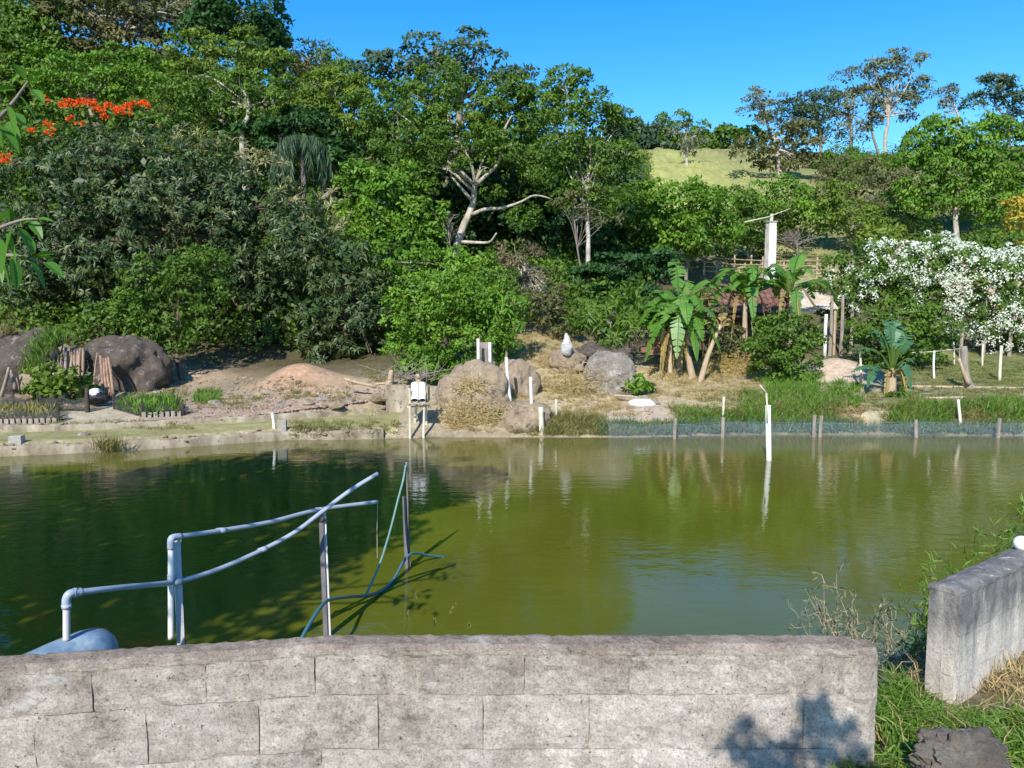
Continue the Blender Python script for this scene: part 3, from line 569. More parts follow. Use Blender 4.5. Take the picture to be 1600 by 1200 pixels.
for i, a in enumerate([(1300, 265, 42, 20, 60, 'olive scrub just below the ridge under the grey half bare tree'), (1370, 275, 44, 22, 56, 'greyish olive scrub below the tallest ridge tree'), (1350, 310, 46, 28, 50, 'pale olive shrub in the middle of the right slope'), (1290, 300, 36, 24, 52, 'olive shrub behind the yellow-green young tree'), (1400, 335, 36, 30, 46, 'dull green shrub left of the large bright green tree', 'leaf_mid'), (1400, 300, 30, 24, 52, 'olive shrub touching the bright green tree on the slope'), (1270, 250, 30, 14, 66, 'low dark scrub on the ridge between the spreading tree and the grey tree', 'leaf_mid'), (1345, 250, 50, 12, 72, 'low scrub along the ridge under the twin trunk tree', 'leaf_mid'), (1420, 250, 30, 14, 68, 'low scrub at the foot of the tallest ridge tree', 'leaf_mid'), (1400, 375, 50, 16, 36, 'low yellow-green growth behind the white flowers', 'leaf_yellow'), (1480, 385, 60, 14, 36, 'low green growth behind the middle of the white flowers', 'leaf_mid'), (1170, 372, 24, 22, 41, 'grey-green shrub left of the white pillar', 'leaf_mid')]): olive_at(i, *a)
# undergrowth of the wooded hills: one mass
pts = []
X = rng.uniform(-52, 16, 100000); Y = rng.uniform(26, 66, 100000); u = 800+1200*X/Y
k = (u < 1010) & (u > -120) & (Y > 27.2); X, Y = X[k], Y[k]
X2 = rng.uniform(14, 60, 26000); Y2 = rng.uniform(33, 80, 26000); u2 = 800+1200*X2/Y2; k2 = (u2 > 1280) & (u2 < 1700); X2, Y2 = X2[k2], Y2[k2]
k3 = fbm(X2*.35, Y2*.35, 51) > .46; X, Y = np.concatenate([X, X2[k3]]), np.concatenate([Y, Y2[k3]])
hh = .15+2.2*fbm(X*.5, Y*.5, 55)*rng.random(len(X)); P = np.stack([X, Y, gz(X, Y)+hh], -1); n6 = 3
P = np.repeat(P, n6, 0)+rng.normal(size=(len(X)*n6, 3))*.16; nn = unit(rng.normal(size=P.shape)+np.array([0, -.5, .8])); t = unit(np.cross(nn, rng.normal(size=P.shape)))
quads('undergrowth', leaf_quads(P, t, nn, .22*(.6+.8*rng.random(len(P))), .12), M['leaf_mid'], origin=(0, 40, 8), label='tangled undergrowth covering the wooded hillsides between the trees', cat='undergrowth', kind='stuff')

# orange flowering tree at the left
ft = tree('flame_tree', 'dark leaved tree with bright orange blossoms along its top at the left', 'tree', [(70, 205, 70, 38), (150, 195, 70, 30), (215, 195, 40, 26), (20, 250, 60, 45), (60, 290, 60, 50), (0, 320, 50, 50)], 32, 'leaf_mid', 'broad', trunk=90, r0=.2, density=.8)
OR = []
for px, py, rx, ry, n in [(122, 162, 28, 5, 30), (150, 170, 12, 4, 9), (168, 167, 7, 5, 6), (190, 173, 16, 6, 20), (215, 163, 17, 4, 18), (163, 183, 7, 3, 4), (108, 186, 5, 3, 3), (122, 192, 7, 3, 3), (75, 195, 6, 6, 5), (50, 206, 7, 3, 4), (78, 209, 7, 4, 4), (26, 213, 3, 3, 2), (24, 227, 5, 4, 4), (6, 248, 9, 6, 10), (22, 256, 4, 4, 3), (74, 156, 5, 3, 3)]:
    for _ in range(n): OR.append(at(px+rng.uniform(-rx, rx), py+rng.uniform(-ry, ry), 29.6-.2*rng.random()+(.6 if px < 60 else .6)))
OR = np.array(OR); idx = np.repeat(np.arange(len(OR)), 16); v = unit(rng.normal(size=(len(idx), 3))+np.array([0, -.2, .9])); nn = unit(np.cross(v, rng.normal(size=v.shape)))
quads('blossom', leaf_quads(OR[idx]+v*.02, v, nn, .105*(.7+.6*rng.random(len(idx))), .05), M['orange'], ft, kind='stuff')

# mango trees
mt = tree('mango_tree', 'huge dark mango tree with long drooping leaves filling the left bank', 'tree', [(150, 285, 120, 85), (260, 300, 130, 95), (110, 390, 95, 80), (350, 330, 110, 85), (230, 410, 130, 95), (60, 450, 60, 48), (370, 430, 110, 80), (300, 500, 90, 55), (440, 470, 70, 80), (170, 480, 70, 42), (410, 530, 50, 45), (455, 340, 62, 52), (30, 360, 60, 60)], 29, 'leaf_mango', 'lance', trunk=330, r0=.38, bark='bark_brown', nb=14, rc=.24, n=12, L=.225, W=.062, k=.58, fill=.7, gaps=.24)
tree('mango_tree', 'second mango tree with pale leaf tips, right of the huge one', 'tree', [(540, 420, 60, 60), (560, 490, 60, 60), (500, 500, 50, 60), (530, 550, 60, 34), (470, 380, 50, 50), (590, 540, 34, 34)], 27, 'leaf_mango', 'lance', trunk=535, r0=.22, bark='bark_brown', nb=9, rc=.24, n=12, L=.225, W=.062, k=.56, fill=.7, gaps=.20)
# cream coloured new growth of the mango top
CB = blob_world([(270, 215, 70, 20, 1), (350, 240, 60, 26, 1), (410, 275, 50, 36, 1), (460, 320, 40, 45, 1), (500, 370, 34, 50, 0), (520, 330, 30, 34, 1)], 28.5)
Q, ti = crown_quads(CB, rc=.3, n=11, L=.25, W=.05, k=.28, style='rosette', droop=-.2, fill=0)
quads('new_growth', Q, M['leaf_cream'], mt, tint=ti)
# weeping palm fronds above the mango
pc = at(470, 232, 36); t = thing('weeping_palm', (pc[0], 36, float(gz(pc[0], 36))), 'grey-green palm with long hanging fronds above the mango tree', 'palm tree')
mb = MB(); mb.tube(spline([(pc[0], 36, float(gz(pc[0], 36))-.1), (pc[0]+.1, 36, pc[2]-1.5), (pc[0], 36, pc[2]-.2)], 7), [.13, .09], 7); mb.build('trunk', M['bark_grey'], t, smooth=True)
for i in range(15):
    a = 2*math.pi*i/15+.2*random.random(); L = 1.15+.5*random.random(); d = np.array([math.cos(a), math.sin(a)*.8, 0])
    rib = spline([pc, pc+d*L*.45+np.array([0, 0, .55]), pc+d*L*.85+np.array([0, 0, .1]), pc+d*L*1.1+np.array([0, 0, -1.1])], 26)
    qs = []
    for j in range(3, 26):
        for s in (-1, 1):
            for _ in range(2):
                side = np.cross(d, [0, 0, 1])*s; v = unit(np.array(side*.3+np.array([0, 0, -1.0])+rng.normal(size=3)*.10)[None])[0]; qs.append((rib[j]+rng.normal(size=3)*.02, v))
    P = np.array([q[0] for q in qs]); V = np.array([q[1] for q in qs]); nn = unit(np.cross(V, rng.normal(size=V.shape)))
    quads('frond', leaf_quads(P, V, nn, .75*(.6+.6*rng.random(len(P))), .05, .03), M['leaf_blue'], t)
# bright bushes and smaller trees of the far bank
tree('young_tree', 'light green young tree with a brown trunk in front of the mango tree', 'tree', [(275, 420, 48, 30), (320, 415, 34, 30), (235, 455, 50, 32), (300, 460, 60, 36), (260, 500, 66, 34), (200, 490, 44, 28), (265, 535, 34, 26), (240, 555, 26, 22)], 24.6, 'leaf_mid', 'shrub', r0=.09, bark='bark_brown', path=[(286, 602, 24.3), (281, 580, 24.4), (277, 555, 24.5), (275, 520, 24.6)], nb=9, density=.75, rc=.32, n=60, L=.13)
tree('bank_tree', 'fresh green tree between the mango and the pale-limbed tree', 'tree', [(585, 330, 45, 34), (620, 300, 45, 36), (655, 330, 45, 34), (600, 380, 50, 34), (650, 380, 50, 30), (560, 300, 34, 34)], 34, 'leaf_bright', 'broad', trunk=610, r0=.13, density=.9, L=.2, rc=.55)
tree('bank_tree', 'bright green leafy bush under the forking whitish trunk', 'tree', [(640, 405, 60, 34), (700, 425, 50, 34), (620, 450, 34, 34), (745, 440, 45, 44)], 28, 'leaf_bright', 'shrub', trunk=660, r0=.1, density=.75, L=.15, W=.08, rc=.4)
tree('bank_bush', 'big vivid green bush behind the white posts on the boulder', 'bush', [(700, 470, 62, 44), (650, 490, 46, 50), (745, 480, 52, 44), (700, 530, 66, 46), (765, 520, 44, 40), (650, 550, 40, 36), (690, 575, 40, 24)], 24, 'leaf_bright', 'shrub', trunk=690, r0=.08, density=.85, rc=.3, n=70, L=.125, W=.062)
tree('bank_bush', 'lance leaved green bush right of the vivid green bush', 'bush', [(790, 500, 30, 34), (800, 470, 26, 24), (770, 550, 26, 24)], 23.6, 'leaf_bright', 'lance', trunk=790, r0=.05, L=.24, W=.06, fill=.35)
tree('dry_shrub', 'brown dry twiggy shrub in the gap between the bushes', 'shrub', [(820, 415, 46, 26), (850, 450, 30, 36), (800, 395, 30, 18), (865, 490, 22, 26)], 28.5, 'leaf_brown', 'sparse', trunk=822, r0=.06, bark='bark_pale', nb=26, twigs=5, density=1.4, L=.14, W=.05, rc=.4, fill=.08, gaps=.2)
tree('bank_bush', 'dull green thin shrub below the brown dry shrub', 'bush', [(850, 485, 30, 30), (820, 475, 28, 22), (880, 510, 22, 22)], 26.5, 'leaf_olive', 'shrub', trunk=850, r0=.04, bark='bark_grey', nb=10, density=.7, fill=.3)
tree('bank_bush', 'spiky green bush at the foot of the straight pale trunk', 'bush', [(925, 490, 26, 26), (955, 500, 34, 40), (900, 500, 18, 18), (975, 470, 26, 30), (950, 530, 30, 20)], 24.2, 'leaf_mid', 'lance', trunk=948, r0=.05, L=.26, W=.05, density=1.1)
tree('round_bush', 'dense round green bush between the dying banana and the earth mound', 'bush', [(1225, 520, 50, 34), (1200, 550, 34, 40), (1245, 560, 34, 36), (1225, 585, 40, 26)], 23.2, 'leaf_mid', 'shrub', trunk=1225, r0=.06, density=1.0, rc=.28, n=60, L=.11, W=.06, bark='bark_brown')
tree('round_bush', 'green bush beneath the white flowers, behind the blue-green banana', 'bush', [(1400, 505, 70, 34), (1450, 520, 40, 38), (1370, 540, 40, 34), (1430, 550, 44, 28)], 25.5, 'leaf_mid', 'shrub', trunk=1420, r0=.06, density=.85, rc=.32, L=.13)
tree('small_plant', 'low glossy broad-leaved plant beside the streaked boulder', 'plant', [(990, 598, 22, 14), (1003, 605, 20, 13), (985, 612, 16, 8)], 21.8, 'leaf_bright', 'lance', trunk=992, r0=.02, L=.2, W=.07, rc=.2, density=.7)
tree('small_plant', 'small bright green weed on the grassy bank left of the blue-green banana', 'plant', [(1318, 622, 17, 12)], 21.2, 'leaf_bright', 'lance', trunk=1318, r0=.02, L=.14, W=.06, rc=.15, density=.8)
tree('small_plant', 'green leafy weed at the foot of the blue-green banana', 'plant', [(1405, 622, 26, 16), (1430, 640, 22, 14)], 21, 'leaf_mid', 'lance', trunk=1410, r0=.02, L=.16, W=.05, rc=.18, density=.8)
tree('small_plant', 'broad leafy weeds beside the vivid green bush, above the concrete box', 'plant', [(665, 580, 26, 12), (640, 572, 22, 10), (700, 590, 22, 10)], 22.7, 'leaf_bright', 'lance', trunk=665, r0=.02, L=.2, W=.09, rc=.2, density=.8)
# ================================================================ FLOWERING VINE, PERGOLA, HOUSE, SHEDS
VB = [(1335, 415, 42, 30), (1400, 420, 55, 36), (1320, 450, 34, 34), (1460, 415, 55, 34), (1370, 460, 60, 32), (1520, 430, 60, 36), (1455, 385, 30, 14), (1590, 430, 50, 40), (1440, 460, 60, 34), (1520, 480, 60, 40), (1580, 490, 50, 42), (1310, 490, 22, 22), (1555, 522, 46, 24), (1600, 525, 30, 30)]
gp = at(1450, 560, 28.5); vt = thing('flowering_vine', (gp[0], 28.5, float(gz(gp[0], 28.5))), 'sprawling climber covered with masses of white blossoms at the right', 'climbing plant')
VW = blob_world(VB, 28.0); Q, ti = crown_quads(VW, rc=.36, n=42, L=.14, W=.075, k=.36, fill=.5); quads('foliage', Q, M['leaf_mid'], vt, tint=ti)
mb = MB(); limbs(mb, np.array(at(1345, 590, 27.8)), VW[0][0]-np.array([0, 0, .5]), VW, .09, 12, 2)
for px in (1420, 1500, 1560): mb.tube(spline([at(px, 580, 28.2), at(px+8, 540, 28.2), at(px+2, 480, 28.2)], 7), [.07, .04], 6)
mb.build('stem', M['bark_brown'], vt, smooth=True)
Cc, Cn = clump_centres(VW, .36, 2.6, .15); ok = outside(Cc, VW, .8); Cc, Cn = Cc[ok], Cn[ok]
w = fbm(Cc[:, 0]*.9, Cc[:, 2]*1.1+3, 91, 3)+.05*rng.random(len(Cc)); ok = w > np.quantile(w, .30); Cc, Cn = Cc[ok], Cn[ok]
n = 22; idx = np.repeat(np.arange(len(Cc)), n); v = unit(rng.normal(size=(len(idx), 3))+.9*Cn[idx]+np.array([0, -.2, .3])); rr = (.12+.10*rng.random(len(Cc)))[idx]
P = Cc[idx]+Cn[idx]*.16+v*rr[:, None]; nn = unit(v+.5*rng.normal(size=v.shape)); t_ = unit(np.cross(nn, rng.normal(size=v.shape)))
quads('blossom', leaf_quads(P-t_*.025, t_, nn, .065, .055), M['white_petal'], vt, kind='stuff')

def post(name, label, cat, a, b, D, r, mat, r2=None, n=7, group=None, sink=.15, D2=None, wob=.05, box=False):
    """a post from image foot a to image top b at distance D"""
    A = at(a[0], a[1], D); B = at(b[0], b[1], D2 or D); u = unit((A-B)[None])[0]
    mb = MB(); P = spline([A+u*sink, (A*.5+B*.5)+rng.normal(size=3)*.01, B], 6)
    mb.tube(P, np.linspace(r, r2 or r*.9, 6), n, wob=wob)
    return mb.build(name, mat, origin=tuple(A), label=label, cat=cat, group=group, smooth=True)
# pergola under the vine
pg = thing('pergola', at(1320, 590, 27.2), 'dark wooden pergola frame that carries the white flowering climber', 'pergola')
for px in (1296, 1313, 1328, 1500, 1535, 1576):
    mb = MB(); A = at(px, 566, 27.0+.4*(px > 1320)); A[2] = float(gz(A[0], A[1]))-.1; mb.tube([A, A+np.array([.02, 0, 1.0]), A+np.array([0, 0, 2.2])], [.07, .05], 7, wob=.1); mb.build('post', M['wood_grey'], pg)
for dy in (0, .8):
    mb = MB(); A = at(1290, 492, 28.0+dy); B = at(1610, 492, 28.2+dy); A[2] = 2.95; B[2] = 2.95; mb.tube([A, (A+B)/2-np.array([0, 0, .05]), B], .05, 6); mb.build('beam', M['wood_grey'], pg)
# small pinkish house in the shade behind the vine
M['plaster_pink'] = rough_mat('plaster_pink', [(.3, (.36, .25, .20)), (.7, (.52, .38, .31))], 3, bump=.2)
A = at(1540, 545, 31.5); gzh = float(gz(A[0], 31.5))
hs_ = thing('house', (A[0], 31.5, gzh), 'pinkish plastered house wall in the shade under the white flowers', 'house')
mb = MB(); mb.box((A[0]+.6, 33, gzh+1.1), (4.4, 3, 2.6)); mb.build('wall', M['plaster_pink'], hs_)
mb = MB(); mb.box((A[0]+.6, 33, gzh+2.55), (5.0, 3.6, .16)); mb.build('roof', M['terracotta'], hs_)
mb = MB(); mb.box((A[0]+.9, 31.47, gzh+1.1), (.8, .07, .9)); w_ = mb.build('window', M['white_paint'], hs_)
mb = MB(); mb.box((A[0]+.9, 31.425, gzh+1.1), (.66, .03, .76)); mb.build('pane', M['black_plastic'], w_)
mb = MB(); mb.box((A[0]-.6, 31.46, gzh+.85), (.8, .08, 1.9)); mb.build('door', M['wood_dark'], hs_)
# low white picket fence
A = at(1478, 560, 28.3); B = at(1625, 560, 28.9); z0 = float(gz(A[0], 28.4))
pf = thing('picket_fence', (A[0], A[1], z0), 'low white picket fence behind the lawn at the right edge', 'fence')
L = B-A; L[2] = 0; ln = np.linalg.norm(L[:2]); rz = math.atan2(L[1], L[0]); nS = 30; zt = at(1500, 545, 28.4)[2]; zb = at(1500, 561, 28.4)[2]
first = None
for i in range(nS):
    c = A+L*(i+.5)/nS; 
    if first is None:
        mb = MB(); mb.box((c[0], c[1], (zt+zb)/2), (ln/nS*.86, .02, zt-zb), rz); first = mb.build('picket', M['white_paint'], pf)
    else:
        o = first.copy(); C.objects.link(o); o.parent = pf; o.location = (float(L[0]*i/nS), float(L[1]*i/nS), random.uniform(-.02, .02))
for zz in (zb+.12, zt-.1):
    mb = MB(); c = A+L*.5; mb.box((c[0], c[1]+.025, zz), (ln, .025, .05), rz); mb.build('rail', M['white_paint'], pf)
# tiled shed behind the banana plants
def place_tiles(t, roof, c0, ux, uy, nx, ny, tw, tl):
    """half-round clay tiles; c0 eave corner, ux along the eave, uy up the slope"""
    ux = unit(np.array(ux)[None])[0]; uy = unit(np.array(uy)[None])[0]; nz = unit(np.cross(ux, uy)[None])[0]; proto = None
    for j in range(ny):
        for i in range(nx):
            if proto is None:
                V = []; 
                for e in (0, 1):
                    for k in range(7):
                        an = math.pi*k/6; r = tw*(.52-.06*e); V.append(-math.cos(an)*r*ux+math.sin(an)*r*.75*nz+uy*tl*1.12*e-nz*.012*e)
                me = bpy.data.meshes.new('tile'); me.from_pydata([tuple(v) for v in V], [], [(k, k+1, 8+k, 7+k) for k in range(6)]); me.materials.append(M['terracotta']); proto = me
            o = bpy.data.objects.new('tile', proto); C.objects.link(o); o.parent = roof
            p = np.array(c0)+ux*tw*(i+.5)+uy*tl*j+nz*(.03+.012*random.random())+ux*random.uniform(-.012, .012)
            o.location = tuple(p-ORG[t.name]); o.rotation_euler = (0, 0, random.uniform(-.03, .03))
A = at(1083, 492, 27.6); w = px2m(168, 27.6); zg = float(gz(A[0]+w/2, 28.5)); ze = A[2]; zr = at(1083, 452, 29.2)[2]
sh = thing('shed', (A[0]+w/2, 27.9, zg), 'low shed with a weathered red clay tile roof behind the banana plants', 'shed')
M['plank_dark'] = rough_mat('plank_dark', [(.3, (.05, .04, .03)), (.7, (.14, .11, .08))], 5, bump=.4, scl=(4, 4, .4))
mb = MB(); mb.box((A[0]+w/2, 29.2, (zg-.3+ze)/2), (w-.3, 2.0, ze-zg+.3)); mb.build('wall', M['plank_dark'], sh)
slope = np.array([0, 1.6, zr-ze]); sl_ = np.linalg.norm(slope)
mb = MB(); e0 = np.array([A[0], 27.6, ze-.03]); e1 = e0+np.array([w, 0, 0]); up = slope; th = np.array([0, 0, -.06])
V = [e0, e1, e1+up, e0+up, e0+th, e1+th, e1+up+th, e0+up+th, e1+up+np.array([0, 1.6, -(zr-ze)]), e0+up+np.array([0, 1.6, -(zr-ze)])]
mb.add(V, [(0, 1, 2, 3), (4, 7, 6, 5), (0, 4, 5, 1), (1, 5, 6, 2), (3, 7, 4, 0), (3, 2, 8, 9)]); rf = mb.build('roof', M['terracotta'], sh)
place_tiles(sh, rf, e0, (1, 0, 0), slope, int(w/.21), 5, .21, sl_/5)
for dx in (.1, w*.5, w-.1):
    mb = MB(); mb.tube([(A[0]+dx, 27.75, zg-.2), (A[0]+dx, 27.75, ze)], .06, 7); mb.build('post', M['wood_grey'], sh)
# lean-to with pale corrugated sheets
A = at(1238, 482, 27.0); zg = float(gz(A[0], 27.5)); lt = thing('lean_to', (A[0]+.7, 27.2, zg), 'lean-to of pale corrugated sheets between the tile roof and the white flowers', 'lean-to')
M['tin_pale'] = rough_mat('tin_pale', [(.3, (.36, .27, .20)), (.6, (.55, .47, .38))], 2, bump=.3)
for s in range(2):
    V, Fc = [], []; x0 = A[0]+s*.78+.1; k = 26
    for e in (0, 1):
        for i in range(k): V.append((x0+.74*i/(k-1), 27+1.3*e, A[2]-.1+.08*s+.75*e+.02*math.cos(i*1.5)))
    Fc = [(i, i+1, k+i+1, k+i) for i in range(k-1)]
    mb = MB(); mb.add(V, Fc); mb.build('roof_sheet', M['tin_pale'], lt)
for dx in (.15, 1.55):
    mb = MB(); mb.tube([(A[0]+dx, 27.1, zg-.2), (A[0]+dx, 27.1, A[2]-.08)], .05, 6); mb.build('post', M['wood_light'], lt)
# white pillar on the slope
D = 37.0; c = gh(1203, 418) if False else at(1203, 418, D); pl = thing('pillar', c, 'square white pillar standing on the grassy slope above the banana plants', 'pillar')
mb = MB(); hh = px2m(58, D); mb.box(c+np.array([0, 0, hh/2-.3]), (.38, .38, hh+.6), .2); mb.build('shaft', M['white_paint'], pl)
mb = MB(); mb.box(c+np.array([0, 0, hh+.17]), (.36, .36, .34), .2); mb.build('capital', rough_mat('stained_white', [(.35, (.25, .22, .17)), (.55, (.7, .68, .62))], 6), pl)
mb = MB(); mb.box(c+np.array([0, 0, hh+.36]), (.44, .44, .06), .2); mb.build('cap_stone', M['concrete_small'], pl)
mb = MB(); mb.tube([c+np.array([0, 0, hh+.39]), c+np.array([.02, 0, hh+.72])], .08, 7); mb.build('stub', M['cream_pole'], pl)
mb = MB(); mb.tube([at(1163, 347, D-.1), at(1200, 339, D-.1), at(1234, 326, D-.1)], [.03, .014], 6); mb.build('rod', M['cream_pole'], pl)
# rail fence on the slope
D = 39.0; fp = thing('rail_fence', at(1165, 418, D), 'rustic wooden rail fence on the slope beside the white pillar', 'fence')
for px, h in [(1100, 22), (1119, 20), (1147, 34), (1163, 24), (1173, 36), (1191, 34), (1224, 26), (1276, 32), (1311, 20)]:
    A = at(px, 420, D); A[2] = float(gz(A[0], D)); mb = MB(); mb.tube([A-np.array([0, 0, .1]), A+np.array([.02, 0, px2m(h, D)])], [.055, .045], 6, wob=.2); mb.build('post', M['wood_light'], fp)
for k in range(4):
    xs_ = [1098, 1150, 1195, 1240, 1282]; P = []
    for px in xs_: a_ = at(px, 420, D-.06); a_[2] = float(gz(a_[0], D))+.18+.24*k+random.uniform(-.03, .03); P.append(a_)
    mb = MB(); mb.tube(spline(P, 12), .022, 5); mb.build('rail', M['wood_light'], fp)
# chicken-wire pen with bricks
D = 25.0; A = at(985, 517, D); B = at(1050, 517, D); zb = at(985, 552, D)[2]
pn = thing('wire_pen', (A[0], D, zb), 'chicken-wire fence panel with dark shade behind, left of the banana clump', 'fence')
for px in (984, 1018, 1050):
    a_ = at(px, 514, D); mb = MB(); mb.tube([(a_[0], D, zb-.1), (a_[0], D, a_[2])], .03, 6); mb.build('post', M['wood_grey'], pn)
mb = MB(); w = B[0]-A[0]; h = A[2]-zb; nx, nz = 18, 10
for i in range(nx):
    for j in range(nz):
        x0 = A[0]+w*i/nx; z0 = zb+h*j/nz; o = (j % 2)*w/nx/2; mb.tube([(x0+o, D, z0), (x0+o+w/nx/2*(1 if j % 2 == 0 else -1), D, z0+h/nz)], .005, 3, cap=False); mb.tube([(x0+o, D, z0), (x0+o+w/nx/2*(-1 if j % 2 == 0 else 1), D, z0+h/nz)], .005, 3, cap=False)
mb.build('wire', M['wood_grey'], pn, kind='stuff')
mb = MB(); mb.tube([(A[0], D, A[2]), (B[0], D, B[2])], .012, 5); mb.build('top_rail', M['concrete_small'], pn)
BR = 'hollow clay bricks piled by the chicken-wire pen'; k = 0
for (px, py, ang, lab) in [(1006, 548, .2, 'leftmost clay brick of the pile by the wire pen'), (1018, 552, -.2, 'clay brick low in the middle of the pile by the wire pen'), (1030, 550, .3, 'clay brick at the right of the pile by the wire pen'), (1016, 540, .1, 'clay brick lying on the middle of the pile by the wire pen'), (1028, 540, -.1, 'topmost right clay brick of the pile by the wire pen'), (1040, 547, .5, 'rightmost clay brick of the pile, next to the banana stems'), (1022, 531, .4, 'clay brick crowning the pile by the wire pen')]:
    c = at(px, py, 24.6); mb = MB(); b_ = .22
    mb.box((0, 0, .085), (.25, .15, .17), 0)
    o = mb.build('clay_brick', M['terracotta'], origin=(0, 0, 0), label=lab, cat='brick', group=BR); o.location = (c[0], c[1], c[2]-.05); o.rotation_euler = (0, 0, ang)

# ================================================================ BANANA PLANTS
def banana_leaf(base, dirh, length, width, rise, droop, mat, parent, torn=.5, name='leaf', twist=0.):
    """one arching leaf blade with a midrib, torn along its sides"""
    dirh = unit(np.array([dirh[0], dirh[1], 0.])[None])[0]
    P = spline([base, base+dirh*length*.30+np.array([0, 0, rise*.75]), base+dirh*length*.66+np.array([0, 0, rise]), base+dirh*length+np.array([0, 0, rise-droop])], 22)
    T = unit(np.gradient(P, axis=0)); side0 = np.cross(dirh, [0, 0, 1.0]); side0 = unit(side0[None])[0]
    Q = []; tint = []; s0 = 4
    for sgn in (-1, 1):
        hang = rng.random()*.25+.12; tear = 0
        for i in range(s0, 21):
            f0, f1 = (i-s0)/(21-s0), (i+1-s0)/(21-s0)
            w0 = width*.5*min(1, (f0*5+.15))*(1-f0**3.2*.95); w1 = width*.5*min(1, (f1*5+.15))*(1-f1**3.2*.95)
            if rng.random() < torn: tear = rng.uniform(.02, .13); hang = rng.random()*.5+.1
            else: tear = 0
            up = np.cross(T[i], side0)*-1
            up = unit(np.cross(side0, T[i])[None])[0]
            if up[2] < 0: up = -up
            def edge(k, w): return P[k]+side0*sgn*w*math.cos(hang)+up*(.10*w)-np.array([0, 0, 1.0])*w*math.sin(hang)
            m0, m1 = P[i]+up*.0, P[i+1]; g = T[i]*tear*.5
            Q.append([m0, edge(i, w0)+g+T[i]*.06*length*.3, edge(i+1, w1)-g+T[i]*.06*length*.3, m1]); tint.append(.35+.3*rng.random()+(.15 if sgn > 0 else 0))
    o = quads(name, np.array(Q), M[mat], parent, tint=tint)
    mb = MB(); mb.tube(P, np.linspace(.032, .006, 22), 5, cap=False); mb.build('midrib', M['leaf_yellow' if mat != 'banana_dry' else 'banana_dry'], o)
def banana(label, foot, D, top_py, leaves, mat='banana', lean=0, r=.11, stem='wood_light', dry=5, L=1.9, W=.55, group=None, extra=9):
    A = at(foot[0], foot[1], D); B = at(foot[0]+lean, top_py, D); t = thing('banana_plant', A, label, 'banana plant', group)
    mb = MB(); mb.tube(spline([A-np.array([0, 0, .15]), (A+B)/2+rng.normal(size=3)*.03, B], 9), np.linspace(r*1.15, r*.6, 9), 9, wob=.06); mb.build('trunk', M[stem], t, smooth=True)
    leaves = list(leaves)+[(rng.uniform(0, 360), rng.uniform(.55, .9), rng.uniform(.25, .7), rng.uniform(.1, .45)) for _ in range(extra)]
    for (ang, ln, rise, droop) in leaves:
        a = R(ang); banana_leaf(B-np.array([0, 0, .1]), (math.cos(a), math.sin(a)), ln*L, W*(.85+.3*rng.random()), rise*L, droop*L, mat, t)
    for k in range(dry):
        a = rng.random()*6.28; banana_leaf(B-np.array([0, 0, .25]), (math.cos(a), math.sin(a)), L*.5, W*.35, .12*L, .9*L*(.8+.4*rng.random()), 'banana_dry', t, name='dead_leaf', torn=.6)
    return t
GB = 'banana plants in front of the tiled shed'
banana('tall banana plant with one upright young leaf, left of the tile roof', (1062, 592), 24.6, 492, [(105, .35, 1.0, -.05), (200, .8, .35, .55), (170, .7, .5, .35), (-20, .8, .5, .45), (10, .9, .55, .2), (-60, .6, .4, .4), (60, .6, .7, .1), (230, .75, .25, .6)], L=1.75, W=.66, r=.12, group=GB)
banana('banana plant with broad leaves hanging low at the left of the clump', (1085, 595), 24.0, 516, [(185, 1.0, .45, .5), (160, .95, .6, .3), (210, .9, .2, .7), (-10, .9, .5, .2), (25, .8, .75, .0), (-70, .55, .3, .8), (-110, .6, .3, .75), (130, .6, .8, 0), (-35, .8, .25, .6)], L=1.6, W=.66, lean=-20, r=.11, group=GB)
banana('short young banana plant between the two taller ones of the clump', (1048, 588), 24.3, 520, [(190, .8, .35, .4), (150, .7, .6, .1), (20, .8, .5, .2), (-80, .6, .3, .6), (-20, .7, .3, .6)], L=1.3, W=.5, r=.08, dry=2, group=GB)
banana('banana plant rising over the tile roof with a big leaf to its left', (1165, 560), 26.3, 462, [(175, 1.25, .30, .05), (150, .8, .55, .2), (10, .9, .25, .35), (-30, .8, .3, .5), (40, .9, .45, .1), (200, .9, .2, .5), (-90, .6, .2, .7)], L=1.6, W=.62, r=.1, dry=6, group=GB)
banana('banana plant right of the tile roof with a broad leaf hanging forward', (1235, 545), 25.6, 456, [(45, .8, .95, -.05), (20, 1.2, .35, .1), (-5, 1.1, .3, .6), (-90, .5, .05, .85), (170, .8, .3, .25), (150, .9, .5, .0), (110, .5, .6, 0)], L=1.5, W=.62, r=.1, dry=6, group=GB)
banana('leaning yellow banana stem with a withered tuft of leaves', (1092, 598), 23.4, 508, [(150, .45, .35, .1), (30, .6, .3, .3), (60, .5, .5, 0), (190, .6, .2, .1), (10, .5, .15, .4)], mat='banana_dry', lean=34, L=.95, W=.26, r=.085, dry=1, extra=0, group=GB)
banana('blue-green banana plant standing alone at the edge of the lawn', (1392, 610), 21.6, 575, [(110, .25, 1.15, 0), (160, .95, .55, .1), (185, 1.0, .15, .15), (130, .6, .9, 0), (50, .6, 1.05, 0), (75, .45, 1.2, 0), (20, .7, .7, .1), (-20, .6, .3, .35), (205, .8, .15, .5), (-60, .5, .2, .6), (35, .8, .85, .1), (150, .55, .95, 0)], mat='banana_blue', L=1.2, W=.55, r=.12, dry=3, lean=2, extra=2)
